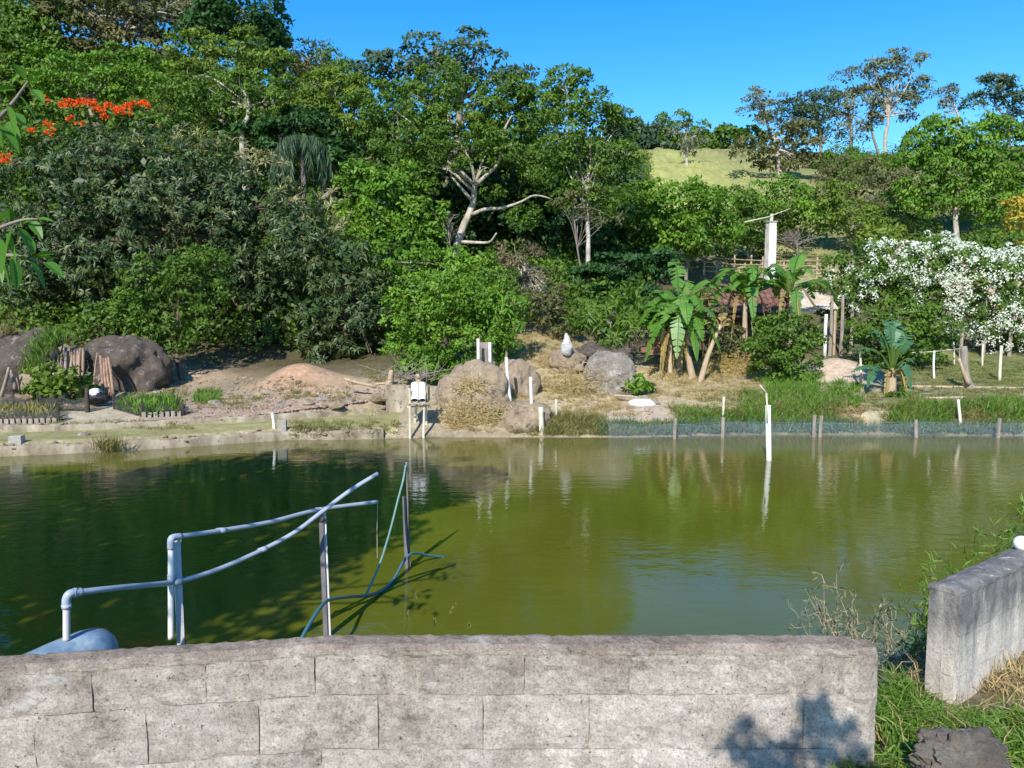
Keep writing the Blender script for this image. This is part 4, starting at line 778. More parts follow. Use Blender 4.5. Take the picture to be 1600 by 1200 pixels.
# ================================================================ ROCKS
M['plaster_old'] = rough_mat('plaster_old', [(.3, (.12, .10, .07)), (.5, (.27, .225, .16)), (.72, (.42, .37, .29))], 3.0, bump=.5, bscale=14, scl=(1, 1, .5), speck=(6, .6, (.15, .13, .1)))
def ico(sub=4):
    import bmesh
    bm = bmesh.new(); bmesh.ops.create_icosphere(bm, subdivisions=sub, radius=1); V = np.array([v.co[:] for v in bm.verts]); Fc = [tuple(v.index for v in f.verts) for f in bm.faces]; bm.free(); return V, Fc
ICO = {k: ico(k) for k in (1, 2, 3, 4, 5)}
def boulder(name, label, px0, px1, py0, py1, D, mat, cat='boulder', depth=.8, sub=5, rough=.19, power=.8, seed=0, group=None, fac=1.0):
    a = at(px0, py1, D); b = at(px1, py0, D); c = (a+b)/2; w = (b[0]-a[0])/2; h = b[2]-a[2]
    V, Fc = ICO[sub]; V = V.copy(); V = np.sign(V)*np.abs(V)**power
    n = np.array([mn.fractal(Vector(v*1.3+np.array([seed*3.1, seed, 0])), .8, 2.1, 8)*rough*1.2+.05*mn.ridged_multi_fractal(Vector(v*1.1+np.array([seed*3.1, seed, 5])), 1.0, 2.0, 5, 1.0, 2.0)-.05 for v in V]); V = V*(1+n)[:, None]
    V = V*np.array([w, max(w*depth, .1), h*.62]); V[:, 2] += h*.38+a[2]; V[:, 0] += c[0]; V[:, 1] += D+w*depth*.5
    mb = MB(); mb.add(V, Fc); return mb.build(name, M[mat], origin=(c[0], D+w*depth*.5, a[2]), smooth=True, label=label, cat=cat, group=group)
boulder('boulder', 'large rounded brown boulder under the two white posts, at the water', 688, 800, 572, 684, 19.6, 'rock_brown', seed=1, depth=.9)
boulder('boulder', 'rounded grey-brown boulder behind the leaning white pole', 762, 838, 564, 640, 20.9, 'rock_brown', seed=2)
boulder('boulder', 'tall dome boulder with pale and dark vertical streaks', 914, 992, 552, 632, 21.8, 'rock_streak', seed=3, power=.7, rough=.1)
boulder('boulder', 'low sloping boulder at the water beside the thin white pole', 764, 868, 630, 686, 19.1, 'rock_brown', seed=4, power=.85)
boulder('boulder', 'flat boulder carrying the white pointed rock', 858, 915, 546, 578, 23.2, 'rock_brown', seed=5)
boulder('boulder', 'dark flat boulder between the pointed rock and the streaked dome', 895, 990, 538, 568, 23.9, 'rock_dark', seed=15)
boulder('boulder', 'dark boulder at the left edge behind the leaning logs', -30, 78, 518, 612, 22.5, 'rock_dark', seed=6)
boulder('boulder', 'large dark boulder half hidden by the mango foliage, behind the short logs', 118, 248, 530, 618, 22.9, 'rock_dark', seed=7)
boulder('boulder', 'tilted brown slab of rock at the foot of the dark left boulder', 28, 66, 582, 618, 21.4, 'rock_brown', seed=8, depth=.5, power=.7)
boulder('boulder', 'brown rock between the leaning logs and the grassy crack', 70, 130, 548, 612, 22.9, 'rock_brown', seed=16)
# pointed white rock
A = at(886, 556, 22.9); V, Fc = ICO[3]; V = V.copy(); V[:, 2] = V[:, 2]*.5+.5; tz = V[:, 2].copy()
V[:, 0] *= .24*(1-.72*tz); V[:, 1] *= .2*(1-.6*tz); V[:, 0] += -.03*tz; V[:, 2] = tz*px2m(36, 22.9)
V += np.array([[mn.noise(Vector(v*5))*.05, mn.noise(Vector(v*5+np.array([9, 0, 0])))*.05, 0] for v in V]); mb = MB(); mb.add(V+A, Fc)
mb.build('standing_rock', M['rock_white'], origin=tuple(A), smooth=False, label='pointed white rock standing on a flat boulder in the middle', cat='rock')
# small stones of the rubble
stones = [(338, 632, 12, 'pale angular stone lying left of the rubble below the mango tree'), (352, 642, 9, 'small flat stone just in front of the second kerb, left part of the rubble'), (390, 622, 10, 'pale stone in the middle of the rubble under the mango shade'), (418, 616, 13, 'largest pale slab of stone where the mango shade ends'), (445, 636, 9, 'brown stone near the kerb below the earth mound'), (478, 632, 14, 'broad grey stone in front of the earth mound'), (500, 626, 10, 'stone right of the broad grey one before the earth mound'), (522, 634, 14, 'long flat grey stone at the kerb right of the earth mound'), (545, 628, 10, 'stone on the rubble left of the peeled log'), (590, 638, 16, 'big pale stone at the end of the second kerb'), (606, 641, 14, 'whitish stone beside the retaining wall, at the terrace end'), (275, 620, 11, 'stone beside the brown trunk of the young green tree'), (245, 616, 9, 'stone right behind the netted bed with bright grass')]
for i, (px, py, sz, lab) in enumerate(stones):
    g = gh(px, py); w = px2m(sz, g[1]); V, Fc = ICO[2]; V = V*(1+np.array([mn.noise(Vector(v*1.2+np.array([i*7, 0, 0])))*.5 for v in V]))[:, None]*np.array([w, w*.8, w*.5]); V += g+np.array([0, 0, w*.12])
    mb = MB(); mb.add(V, Fc); mb.build('stone', M['rock_brown' if i % 2 else 'rock_streak'], origin=tuple(g), label=lab, cat='stone', group='stones strewn over the rubble on the left bank')
def rubble(name, label, n, reg, size, mat, lift=.3):
    px = rng.uniform(reg[0], reg[1], n); py = rng.uniform(reg[2], reg[3], n); G = ground_hit(px, py); mb = MB(); V0, Fc = ICO[1]
    for g in G:
        w = rng.uniform(*size); V = V0*(1+.5*(rng.random((len(V0), 1))-.5))*np.array([w, w, w*.6]); mb.add(V+g+np.array([0, 0, w*lift]), Fc)
    return mb.build(name, M[mat], origin=tuple(G.mean(0)), label=label, cat='rubble', kind='stuff')
rubble('rubble', 'scattered stone and brick rubble on the left bank', 520, (270, 610, 606, 648), (.015, .05), 'rock_streak')
rubble('rubble', 'pinkish broken brick crumbs on the left bank', 420, (330, 600, 615, 650), (.015, .045), 'earth')
rubble('rubble', 'shaded stones under the mango tree', 150, (240, 470, 590, 612), (.02, .07), 'rock_brown')
rubble('rubble', 'bits of rock and dirt clods between the boulders', 300, (840, 1060, 590, 675), (.015, .05), 'rock_brown')
# low stone kerbs of the terraces at the left
def kerb(name, label, pts, w, h, mat, jag=.02):
    """a run of rough stones set in mortar; pts in world x, y, z"""
    P = spline(pts, 90); t = thing(name, P[45], label, 'kerb'); V = []
    for i in range(len(P)):
        T = P[min(i+1, 89)]-P[max(i-1, 0)]; s = unit(np.array([[-T[1], T[0], 0]]))[0]
        for (u, v) in ((-.5, -1.0), (-.5, .7), (-.38, 1), (.38, 1), (.5, .7), (.5, -1.0)):
            V.append(P[i]+s*w*u*(1+rng.normal()*.05)+np.array([0, 0, h*v+(rng.normal()*jag*.5 if v > 0 else 0)-(.35*h*float(fbm(P[i][0]*1.7, P[i][1]*1.7, 44)) if v > 0 else 0)]))
    mb = MB(); mb.add(V, [(i*6+k, i*6+k+1, i*6+7+k, i*6+6+k) for i in range(89) for k in range(5)]+[(0, 5, 4, 3, 2, 1)]); mb.build('mortar', M['plaster_old'], t, smooth=True)
    mb = MB()
    for _ in range(int(len(P)*3.2)):
        i = rng.integers(0, 90); q = P[i]+rng.normal(size=3)*np.array([.06, w*.2, h*.2])+np.array([0, 0, h*.6]); r_ = rng.uniform(.02, .06); V0, Fc = ICO[1]; mb.add(V0*(1+.4*(rng.random((len(V0), 1))-.5))*np.array([r_*1.3, r_, r_*.7])+q, Fc)
    mb.build('stone', M['rock_brown'], t, kind='stuff')
def wp(px, py, D): p = at(px, py, D); return (p[0], p[1], p[2])
xs_ = [-15.5, -10.8, -8, -5.6, -4.2, -3.1]; kerb('stone_kerb', 'low crumbling stone kerb along the water on the left bank', [(x, float(far_shore(x))+.10, .07) for x in xs_], .26, .17, 'concrete_small')
xs_ = [-12.5, -10, -8, -6, -4.6, -3.3]; kerb('stone_kerb', 'second low mortared kerb behind the algae-green terrace', [(x, float(np.interp(x, [-13, -10, -6, -3.2], [17.6, 18.0, 19.8, 21.4]))+.05, .3) for x in xs_], .22, .13, 'concrete_small')
# concrete box wall and the bank behind the bamboo stand
mb = MB(); a_ = at(603, 606, 21.2); b_ = at(690, 602, 20.6)
c_ = (a_+b_)/2; mb.box((c_[0], c_[1], c_[2]-.42), (b_[0]-a_[0], .22, .9), math.atan2(b_[1]-a_[1], b_[0]-a_[0]))
mb.build('retaining_wall', M['plaster_old'], origin=(c_[0], c_[1], c_[2]-.85), label='stained concrete retaining wall behind the tube stand', cat='wall')
mb = MB(); V = [wp(555, 668, 18.75), wp(640, 668, 18.6), wp(720, 668, 18.7), wp(560, 645, 19.6), wp(640, 640, 19.7), wp(720, 640, 19.8)]
# timber lying behind
for i, (a, b, r_, lab) in enumerate([((538, 592), (588, 604), .05, 'peeled light log lying left of the retaining wall'), ((588, 600), (628, 598), .04, 'short bent log lying on the retaining wall')]):
    post('log', lab, 'log', a, b, 21.6, r_, M['wood_light'], sink=0)
for (a, b, lab) in [((608, 605), (612, 578), 'knobbly pale stump end left of the tube stand'), ((655, 600), (652, 584), 'broken light stump right behind the tube stand')]:
    post('stump', lab, 'stump', a, b, 21.3, .12, M['wood_light'], r2=.06, wob=.5)
bp = at(640, 590, 21.5); tw = MB()
for _ in range(70):
    s = bp+rng.normal(size=3)*np.array([.45, .2, .05]); e = s+np.array([rng.normal()*.45, rng.normal()*.2, abs(rng.normal())*.25]); tw.tube([s, (s+e)/2+rng.normal(size=3)*.03, e], [.012, .004], 4)
tw.build('brushwood_heap', M['wood_grey'], origin=tuple(bp), label='heap of dry brushwood behind the retaining wall', cat='brushwood', kind='stuff')

# bamboo stand with two white tubes
st = thing('tube_stand', at(650, 685, 18.55), 'rickety stand on thin legs holding two short white tubes at the water', 'stand')
for (a, b, D) in [((641, 692), (640, 606), 18.3), ((661, 690), (664, 612), 18.4), ((645, 690), (652, 625), 18.9), ((668, 684), (663, 604), 18.9)]:
    A, B = at(*a, D), at(*b, D); mb = MB(); mb.tube(spline([A-np.array([0, 0, .3]), (A+B)/2, B], 6), .03, 6, wob=.1); mb.build('leg', M['cream_pole'], st)
mb = MB(); c = at(653, 628, 18.6); mb.box(c, (.5, .7, .03), .1); mb.build('shelf', M['wood_light'], st)
mb = MB(); c = at(638, 606, 18.6); mb.box(c+np.array([0, .1, -.16]), (.04, .5, .36)); mb.build('side_board', M['wood_light'], st)
mb = MB(); c = at(668, 606, 18.6); mb.box(c+np.array([0, .1, -.16]), (.04, .5, .36)); mb.build('side_board', M['wood_light'], st)
mb = MB(); A, B = at(636, 636, 18.5), at(672, 634, 18.5); mb.tube([A, B], .02, 6); mb.build('brace', M['cream_pole'], st)
for i, px in enumerate((648, 659)):
    A = at(px+(1 if i else 0), 626, 18.3); B = A+np.array([-.04, .35, .37]); u = unit((B-A)[None])[0]
    mb = MB(); mb.tube([A, B], .085, 16, cap=False); mb.tube([A+u*.002, B], .074, 16, cap=False); 
    o = mb.build('white_tube', M['white_pvc'], origin=tuple(A), smooth=True, label=['left one of two white plastic tubes lying on the bamboo stand', 'right one of two white plastic tubes lying on the bamboo stand'][i], cat='tube', group='white tubes on the stand')
    mb = MB(); V = [A+u*.03+.073*(math.cos(k*math.pi/8)*np.array([1, 0, 0])+math.sin(k*math.pi/8)*np.cross(u, [1, 0, 0])) for k in range(16)]; mb.add(V, [tuple(range(16))]); mb.build('bore', M['black_plastic'], o)
mb = MB(); A = at(664, 622, 19.0); B = at(698, 676, 19.0)
# posts and poles
post('post', 'white pole left of the two on top of the large boulder', 'post', (747, 577), (747, 529), 20.3, .045, M['white_paint'])
post('post', 'white pole right of the two on top of the large boulder', 'post', (765, 588), (765, 535), 20.0, .045, M['white_paint'])
post('stump', 'thick grey tree stump behind the two white poles', 'stump', (757, 578), (757, 535), 20.9, .24, M['bark_grey'], r2=.22, n=12, wob=.12)
post('post', 'leaning white pole with a shadow on the boulder behind it', 'post', (798, 632), (791, 558), 19.8, .045, M['white_paint'])
post('post', 'slim white pole at the low sloping boulder', 'post', (833, 655), (829, 589), 19.2, .045, M['white_paint'])
post('post', 'short wooden peg right of the slim white pole', 'post', (869, 650), (869, 624), 19.4, .035, M['cream_pole'])
post('post', 'short pale stub standing in the weeds at the water', 'post', (847, 686), (845, 636), 18.7, .07, M['cream_pole'])
post('post', 'thin white plastic pipe stub beside the left concrete block', 'pipe', (428, 670), (425, 645), 18.2, .035, M['white_pvc'])
post('post', 'tall white pole in front of the pergola', 'post', (1289, 553), (1291, 491), 25.4, .06, M['white_paint'])
post('post', 'thin pale pole left of the blue-green banana', 'post', (1345, 590), (1343, 545), 22.0, .035, M['cream_pole'])
post('post', 'thin white garden pole left of the twisted post', 'post', (1460, 592), (1460, 548), 23.6, .035, M['white_paint'])
post('post', 'thin cream garden pole right of the twisted post', 'post', (1562, 592), (1565, 540), 23.4, .05, M['cream_pole'])
post('post', 'slim pole far back on the lawn before the picket fence', 'post', (1535, 568), (1536, 538), 26, .035, M['cream_pole'])
post('post', 'leftmost short pole on the lawn behind the clothes line', 'post', (1491, 566), (1490, 532), 26, .03, M['cream_pole'])
tp = thing('twisted_post', at(1515, 614, 22.2), 'weathered grey forked wooden post leaning on the lawn', 'post')
mb = MB(); mb.tube(spline([at(1520, 620, 22.2), at(1511, 592, 22.2), at(1507, 565, 22.2), at(1506, 541, 22.2)], 10), [.12, .09], 8, wob=.25); mb.build('trunk', M['wood_grey'], tp, smooth=True)
mb = MB(); mb.tube(spline([at(1514, 600, 22.1), at(1505, 580, 22.1), at(1498, 560, 22.1)], 7), [.07, .04], 7, wob=.25); mb.build('fork', M['wood_light'], tp, smooth=True)
post('stick', 'thin bleached stick standing at the edge of the water on the right', 'stick', (1502, 684), (1497, 624), 19.0, .04, M['cream_pole'], D2=19.2)
post('stick', 'broken pale stick standing behind the net fence', 'stick', (1128, 665), (1131, 620), 19.6, .045, M['cream_pole'], r2=.03, wob=.3)
mb = MB(); mb.tube(spline([at(1425, 551, 23.5), at(1462, 549, 23.5), at(1506, 544, 22.6)], 8), .01, 5); mb.build('line', M['cream_pole'], origin=tuple(at(1462, 549, 23.5)), label='thin line strung from the round bush to the twisted post', cat='line')
for a, b, D, r_, lab in [((1415, 604), (1610, 607), 22.3, .05, 'long thin log lying across the lawn at the right'), ((1448, 623), (1510, 621), 21.0, .05, 'short pale log on the lawn edge below the twisted post'), ((1333, 634), (1382, 631), 20.8, .05, 'bleached log lying on the bank left of the weeds'), ((1000, 622), (960, 618), 21.0, .04, 'thin plank end behind the white sack')]:
    post('log', lab, 'log', a, b, D, r_, M['wood_light'], sink=0)
# white sack with boards
V, Fc = ICO[3]; c = at(1003, 632, 20.8); Vv = V.copy(); Vv = np.sign(Vv)*np.abs(Vv)**.7; Vv *= (1+np.array([mn.noise(Vector(v*2.4))*.22 for v in V]))[:, None]; Vv *= np.array([.36, .22, .15]); mb = MB(); mb.add(Vv+c, Fc)
sk = mb.build('sack', M['plastic_white'], origin=(c[0], c[1], c[2]-.13), smooth=True, label='full white plastic sack lying on the sandy ground', cat='sack')
for i, (a, b, lab) in enumerate([((988, 622), (1032, 630), 'pale board lying across the white sack'), ((965, 621), (1015, 621), 'weathered board lying behind the white sack')]):
    A, B = at(*a, 20.9+.1*i), at(*b, 20.7+.4*i); mb = MB(); mb.box((0, 0, 0), (np.linalg.norm(B-A), .13, .025)); o = mb.build('board', M['wood_grey'], origin=(0, 0, 0), label=lab, cat='board'); o.location = tuple((A+B)/2); o.rotation_euler = (0, math.atan2(A[2]-B[2], B[0]-A[0]), math.atan2(B[1]-A[1], B[0]-A[0]))
# concrete blocks on the left kerb
for (px, py, w, h, D, lab) in [(27, 700, 19, 20, 16.25, 'grey concrete block standing on the kerb at the far left'), (441, 673, 14, 17, 18.15, 'small concrete block standing on the kerb beside the pipe stub')]:
    c = at(px, py, D); mb = MB(); W_, H_ = px2m(w, D), px2m(h, D); mb.box((0, 0, H_/2-.02), (W_, W_*.8, H_+.04)); o = mb.build('concrete_block', M['concrete_small'], origin=(0, 0, 0), label=lab, cat='concrete block'); o.location = tuple(c); o.rotation_euler = (0, 0, .15)
    bv = o.modifiers.new('bevel', 'BEVEL'); bv.width = .015; bv.segments = 2
# flat stone on the terrace
boulder('stone', 'flat dark stone lying on the green terrace', 118, 138, 676, 683, 17.2, 'rock_streak', cat='stone', seed=11, sub=2)

# ================================================================ LEANING LOGS, BEANS, NETTED BEDS
gL = 'long logs leaning on the rock at the left'
lg = [(84, 602, 84, 551), (90, 600, 91, 553), (95, 606, 97, 548), (100, 600, 103, 543), (104, 608, 106, 549), (97, 640, 108, 560), (103, 630, 113, 555), (110, 610, 112, 544), (115, 606, 117, 541), (119, 612, 122, 547), (123, 608, 125, 543), (127, 612, 130, 545), (92, 590, 99, 527)]
labs = ['leftmost short log of the leaning row', 'second log from the left in the leaning row', 'grey log third from the left in the leaning row', 'reddish log fourth from the left in the leaning row', 'log in the middle of the leaning row behind the beans', 'long front log slanting down into the bean plants', 'second slanting front log beside the longest one', 'pale log just right of the middle of the leaning row', 'tall pale log near the right end of the leaning row', 'darker log right of the tall pale one', 'bleached log third from the right in the row', 'rightmost log of the leaning row', 'thin rod sticking out above the leaning logs']
for i, (a, b, c, d) in enumerate(lg):
    D = 21.9+.03*(i % 3); post('leaning_log', labs[i], 'log', (a, b), (c, d), D-.5*(i in (5, 6)), .045 if i < 12 else .02, M['wood_red' if i % 3 else 'wood_grey'], n=9, group=gL, D2=D+.45, wob=.08)
lg = [(161, 618, 157, 556, 'tall upright log of the separate group on the dark boulder'), (167, 616, 162, 560, 'log second from the left on the dark boulder'), (172, 612, 166, 560, 'slanting reddish log in the middle on the dark boulder'), (176, 610, 169, 558, 'rightmost slanting log on the dark boulder'), (146, 606, 152, 551, 'thin dark rod leaning left of the short logs'), (148, 612, 148, 592, 'very short log stub left under the thin rod'), (158, 614, 155, 590, 'short stub log before the tall upright log')]
for a, b, c, d, lab in lg: post('leaning_log', lab, 'log', (a, b), (c, d), 21.4, .042 if 'rod' not in lab else .025, M['wood_red'], n=9, D2=21.9, wob=.08, group='logs leaning on the dark boulder')
for (a, b, D, lab) in [((4, 612), (14, 574), 21.0, 'grey driftwood branch standing at the far left edge'), ((22, 600), (17, 578), 21.2, 'short dark branch stub right of the driftwood')]: post('branch', lab, 'branch', a, b, D, .06, M['wood_grey'], r2=.03, wob=.3)
tree('bean_plants', 'tall light green climbing beans with yellow leaves in front of the logs', 'plant', [(75, 580, 16, 18), (72, 605, 18, 24), (110, 588, 22, 18), (118, 612, 18, 22), (95, 605, 16, 26), (88, 625, 20, 12)], 20.8, 'leaf_yellow', 'shrub', trunk=95, r0=.02, bark='wood_light', density=.55, L=.17, W=.13, rc=.25, n=22, fill=.2, crown_name='foliage')
M['net_dark'] = None
def net_mat(name, col, op):
    m, nt, out = newmat(name); p = N(nt, 'ShaderNodeBsdfPrincipled', Roughness=.7); p.inputs['Base Color'].default_value = (*col, 1); t = N(nt, 'ShaderNodeBsdfTransparent'); mx = N(nt, 'ShaderNodeMixShader')
    n = noise_tex(nt, 22, 4, .8); r_ = ramp(nt, n, [(.38, (op*.25,)*3), (.62, (min(1, op*1.9),)*3)]); nt.links.new(r_, mx.inputs[0]); nt.links.new(t.outputs[0], mx.inputs[1]); nt.links.new(p.outputs[0], mx.inputs[2]); nt.links.new(mx.outputs[0], out.inputs[0]); return m
M['net_dark'] = net_mat('net_dark', (.035, .038, .042), .62); M['net_blue'] = net_mat('net_blue', (.20, .26, .31), .19)
def net_sheet(P, H, name, mat, parent, sag=.03, **kw):
    """hanging net along world polyline P (x,y,z foot) with height H"""
    P = np.asarray(P, float); k = 40; s = np.linspace(0, len(P)-1, k); X = np.stack([np.interp(s, range(len(P)), P[:, i]) for i in range(3)], -1)
    V = []; rows = 5
    for j in range(rows):
        for i in range(k):
            f = j/(rows-1); V.append(X[i]+np.array([.015*math.sin(i*1.7+j), .02*math.sin(i*2.3+j*2), H*f-sag*f*abs(math.sin(s[i]*math.pi))]))
    mb = MB(); mb.add(V, [(j*k+i, j*k+i+1, (j+1)*k+i+1, (j+1)*k+i) for j in range(rows-1) for i in range(k-1)]); return mb.build(name, M[mat], parent, smooth=True, **kw)
def bed(label, corners, zb, H, edging=True, plants=None):
    P = [np.array(c) for c in corners]; t = thing('netted_bed', P[0], label, 'garden bed'); Q_ = P+[P[0]]
    for a, b in zip(Q_[:-1], Q_[1:]): net_sheet([a, (a+b)/2, b], H, 'net', 'net_dark', t, sag=.12)
    for a in P:
        mb = MB(); mb.tube([a-np.array([0, 0, .1]), a+np.array([0, 0, H+.06])], .025, 6); mb.build('post', M['wood_dark'], t)
    if edging:
        a, b = P[0], P[1]; n = max(6, int(np.linalg.norm(b-a)/.13))
        for i in range(n):
            c = a+(b-a)*(i+.5)/n+np.array([0, -.05, 0]); mb = MB(); mb.box((c[0], c[1], c[2]+.04), (.10, .03, .16+.03*rng.random())); mb.build('edging_slat', M['wood_grey'], t)
    c = sum(P)/4; mb = MB(); V = [p*.96+c*.04+np.array([0, 0, .05]) for p in P]+[c+np.array([0, 0, .12])]; mb.add(V, [(0, 1, 4), (1, 2, 4), (2, 3, 4), (3, 0, 4)]); mb.build('soil', M['earth'], t)
    if plants: 
        n, h, mat = plants; u = rng.random((n, 2)); B = (P[0]*(1-u[:, :1])+P[1]*u[:, :1])*(1-u[:, 1:])+(P[3]*(1-u[:, :1])+P[2]*u[:, :1])*u[:, 1:]+np.array([0, 0, .05]); v = unit(rng.normal(size=(n, 3))*.45+np.array([0, 0, 1])); nn = unit(np.cross(v, rng.normal(size=v.shape)))
        quads('crop', leaf_quads(B, v, nn, h*(.5+rng.random(n)), .05), M[mat], t, kind='stuff')
def gp3(px, py): g = gh(px, py); return np.array([g[0], g[1], g[2]])
bed('netted bed with bright grass growing in it, right of the logs', [gp3(222, 652), gp3(286, 650), gp3(272, 632), gp3(178, 640)], 0, .36, plants=(900, .3, 'grass'))
bed('netted bed at the far left, sagging black net at its front', [gp3(-40, 664), gp3(92, 661), gp3(86, 640), gp3(-40, 642)], 0, .38, plants=(500, .22, 'grass_olive'))
bed('tall netted bed around the foot of the climbing beans', [gp3(60, 642), gp3(136, 643), gp3(132, 626), gp3(58, 628)], 0, .42, edging=False)
bed('small dark netted bed behind the far left one', [gp3(-40, 640), gp3(22, 638), gp3(20, 626), gp3(-40, 628)], 0, .38, edging=False)
post('post', 'thick dark corner post right of the climbing beans', 'post', (137, 643), (136, 606), 19.9, .06, M['wood_dark'])
for i, (px, py, w, h, mat, lab) in enumerate([(153, 622, .3, .16, 'black_plastic', 'crumpled black plastic bag beside the corner post'), (149, 614, .16, .12, 'plastic_white', 'small crumpled white bag on top of the black one')]):
    V, Fc = ICO[3]; c = at(px, py, 20.6); Vv = V*(1+np.array([mn.noise(Vector(v*2.8+np.array([i*4, 0, 0])))*.4 for v in V]))[:, None]*np.array([w, .22, h]); mb = MB(); mb.add(Vv+c, Fc); mb.build('bag', M[mat], origin=(c[0], c[1], c[2]-h), label=lab, cat='bag', smooth=True)
# ================================================================ NET FENCE IN THE WATER (right)
nf = thing('net_fence', (6, 18.5, 0), 'low bluish net fence standing in the water along the right bank', 'fence')
NP = [(x, float(far_shore(x))-.28, -.15) for x in (2.3, 3.9, 5.4, 7.7, 10.1, 12.6, 14.5)]; net_sheet(NP, .54, 'net', 'net_blue', nf, sag=.07)
for i, px in enumerate((1052, 1130, 1276, 1285, 1436, 1560)):
    x = (px-800)/1200*18.6; y = float(far_shore(x))-.28; mb = MB(); mb.tube([(x, y, -.5), (x+random.uniform(-.04, .04), y, .42+.14*random.random())], .045, 7, wob=.15); mb.build('post', M['wood_grey'], nf)
mb = MB(); mb.tube(spline([np.array(p)+np.array([0, -.01, .53-.05*(j_ % 2)]) for j_, p in enumerate(NP)], 20), .008, 5); mb.build('top_cord', M['net_blue'], nf)

# white pipe marker in the pond
D = 15.6; mk = thing('pipe_marker', at(1201, 720, D), 'white plastic pipe standing upright in the pond with a thin bent rod', 'pipe')
A, B = at(1201.5, 722, D), at(1200, 633, D); mb = MB(); mb.tube([A-np.array([0, 0, 1.0]), A, B], .052, 16); mb.build('pipe', M['white_pvc'], mk, smooth=True)
mb = MB(); mb.tube([at(1199, 660, D-.07), at(1198.5, 632, D-.07), at(1197.5, 614, D-.07)], .017, 8); mb.tube([at(1197.5, 614, D-.07), at(1187, 601, D-.07)], [.017, .010], 8); mb.build('rod', M['cream_pole'], mk, smooth=True)
# ================================================================ GRASS AND STRAW (masses)
def grass(name, label, regs, mat, h, w=.012, lean=.45, mul=1.0):
    """regs: image rectangles (px0, px1, py0, py1, tufts) whose ground gets tufts of blades"""
    Gs = []
    for (a, b, c, d, n) in regs: Gs.append(ground_hit(rng.uniform(a, b, int(n*mul)), rng.uniform(c, d, int(n*mul))))
    G = np.concatenate(Gs); G = G[G[:, 2] > .02]; k = 22; idx = np.repeat(np.arange(len(G)), k); n = len(idx); hh = (h*(.5+1.0*rng.random(len(G))))[idx]*(.5+.7*rng.random(n))
    B = G[idx]+rng.normal(size=(n, 3))*np.array([.06, .06, 0]); v = unit(rng.normal(size=(n, 3))*lean*np.array([1, 1, .3])+np.array([0, 0, 1])); nn = unit(np.cross(v, rng.normal(size=v.shape)))
    return quads(name, leaf_quads(B, v, nn, hh, w*(.7+.8*rng.random(n)), .25), M[mat], origin=tuple(G.mean(0)), tint=np.clip(rng.random(len(G))[idx]*.6+rng.random(n)*.4, 0, 1), label=label, cat='grass', kind='stuff')
grass('bank_grass', 'lush green grass on the right bank behind the net fence', [(1165, 1300, 618, 672, 250), (1060, 1170, 645, 672, 80), (1395, 1480, 636, 672, 150), (1540, 1600, 630, 665, 90), (1290, 1340, 600, 640, 60), (1480, 1600, 630, 650, 70), (1200, 1280, 590, 620, 160)], 'grass', .25, .018, lean=.7)
grass('bank_weeds', 'paler weedy grass mixed through the right bank', [(1150, 1320, 615, 672, 240), (1050, 1170, 640, 674, 120), (1380, 1600, 630, 672, 260)], 'grass_olive', .22, .016, lean=.9)
grass('shore_weeds', 'yellowish weeds at the water between the boulders and the net', [(852, 945, 655, 684, 150), (800, 850, 655, 684, 40), (930, 1060, 668, 686, 130)], 'grass_olive', .25, .014, lean=.7)
grass('shore_reeds', 'blue-green reedy weeds standing in the water along the right bank', [(940, 1120, 668, 688, 330), (1100, 1330, 668, 684, 260), (1330, 1600, 672, 686, 240)], 'grass_blue', .24, .016)
grass('dry_grass', 'straw-coloured dry grass over the slopes between the boulders', [(760, 990, 560, 650, 520), (800, 900, 520, 570, 200), (1010, 1190, 560, 625, 420), (1280, 1350, 630, 670, 130), (1480, 1600, 640, 670, 130), (700, 770, 610, 680, 90)], 'grass_dry', .16, .012, lean=1.4)
grass('sparse_grass', 'thin low grass on the dirt of the left bank', [(300, 420, 620, 640, 60), (195, 290, 605, 640, 70), (430, 560, 600, 630, 60), (560, 640, 575, 600, 60), (0, 300, 660, 672, 60), (460, 620, 660, 684, 120)], 'grass_olive', .12, .012, lean=.8)
grass('bank_grass', 'bright green grass growing in the crack between the left boulders', [(40, 100, 515, 575, 0), (225, 265, 622, 640, 60), (305, 345, 612, 632, 60)], 'grass', .16, .016)
grass('lawn_grass', 'short dry-tipped grass of the lawn at the right', [(1400, 1600, 565, 625, 900), (1090, 1400, 610, 645, 420)], 'grass_olive', .07, .014, lean=.8)
grass('pasture_grass', 'sun-bleached grass on the slope around the white pillar', [(1130, 1290, 400, 430, 300)], 'grass_olive', .14, .03, lean=.8)
# grass clumps on rocks at the left and on the kerb
def clump(label, px, py, D, rx, n, h, mat, w=.02, name='grass_clump', lean=.35):
    c = at(px, py, D); B = c+rng.normal(size=(n, 3))*np.array([rx, rx*.5, .02]); v = unit(rng.normal(size=(n, 3))*lean+np.array([0, -.05, 1])); nn = unit(np.cross(v, rng.normal(size=v.shape)))
    return quads(name, leaf_quads(B, v, nn, h*(.5+.7*rng.random(n)), w, .3), M[mat], origin=tuple(c), label=label, cat='grass')
c0 = at(72, 560, 21.9); B = np.concatenate([at(x_, y_, 21.95)+rng.normal(size=(90, 3))*np.array([.16, .12, .05]) for x_, y_ in [(50, 585), (56, 572), (62, 560), (70, 550), (80, 540), (90, 532), (66, 545), (78, 528)]])
v = unit(rng.normal(size=B.shape)*.35+np.array([.1, -.25, 1])); nn = unit(np.cross(v, rng.normal(size=v.shape))); quads('grass_clump', leaf_quads(B, v, nn, .42*(.5+.7*rng.random(len(B))), .024, .3), M['grass'], origin=tuple(c0), label='lush bright green grass spilling down between the left boulders', cat='grass')
clump('light grass tuft on top of the dark boulder at the left edge', 10, 522, 22.4, .16, 240, .3, 'grass_olive')
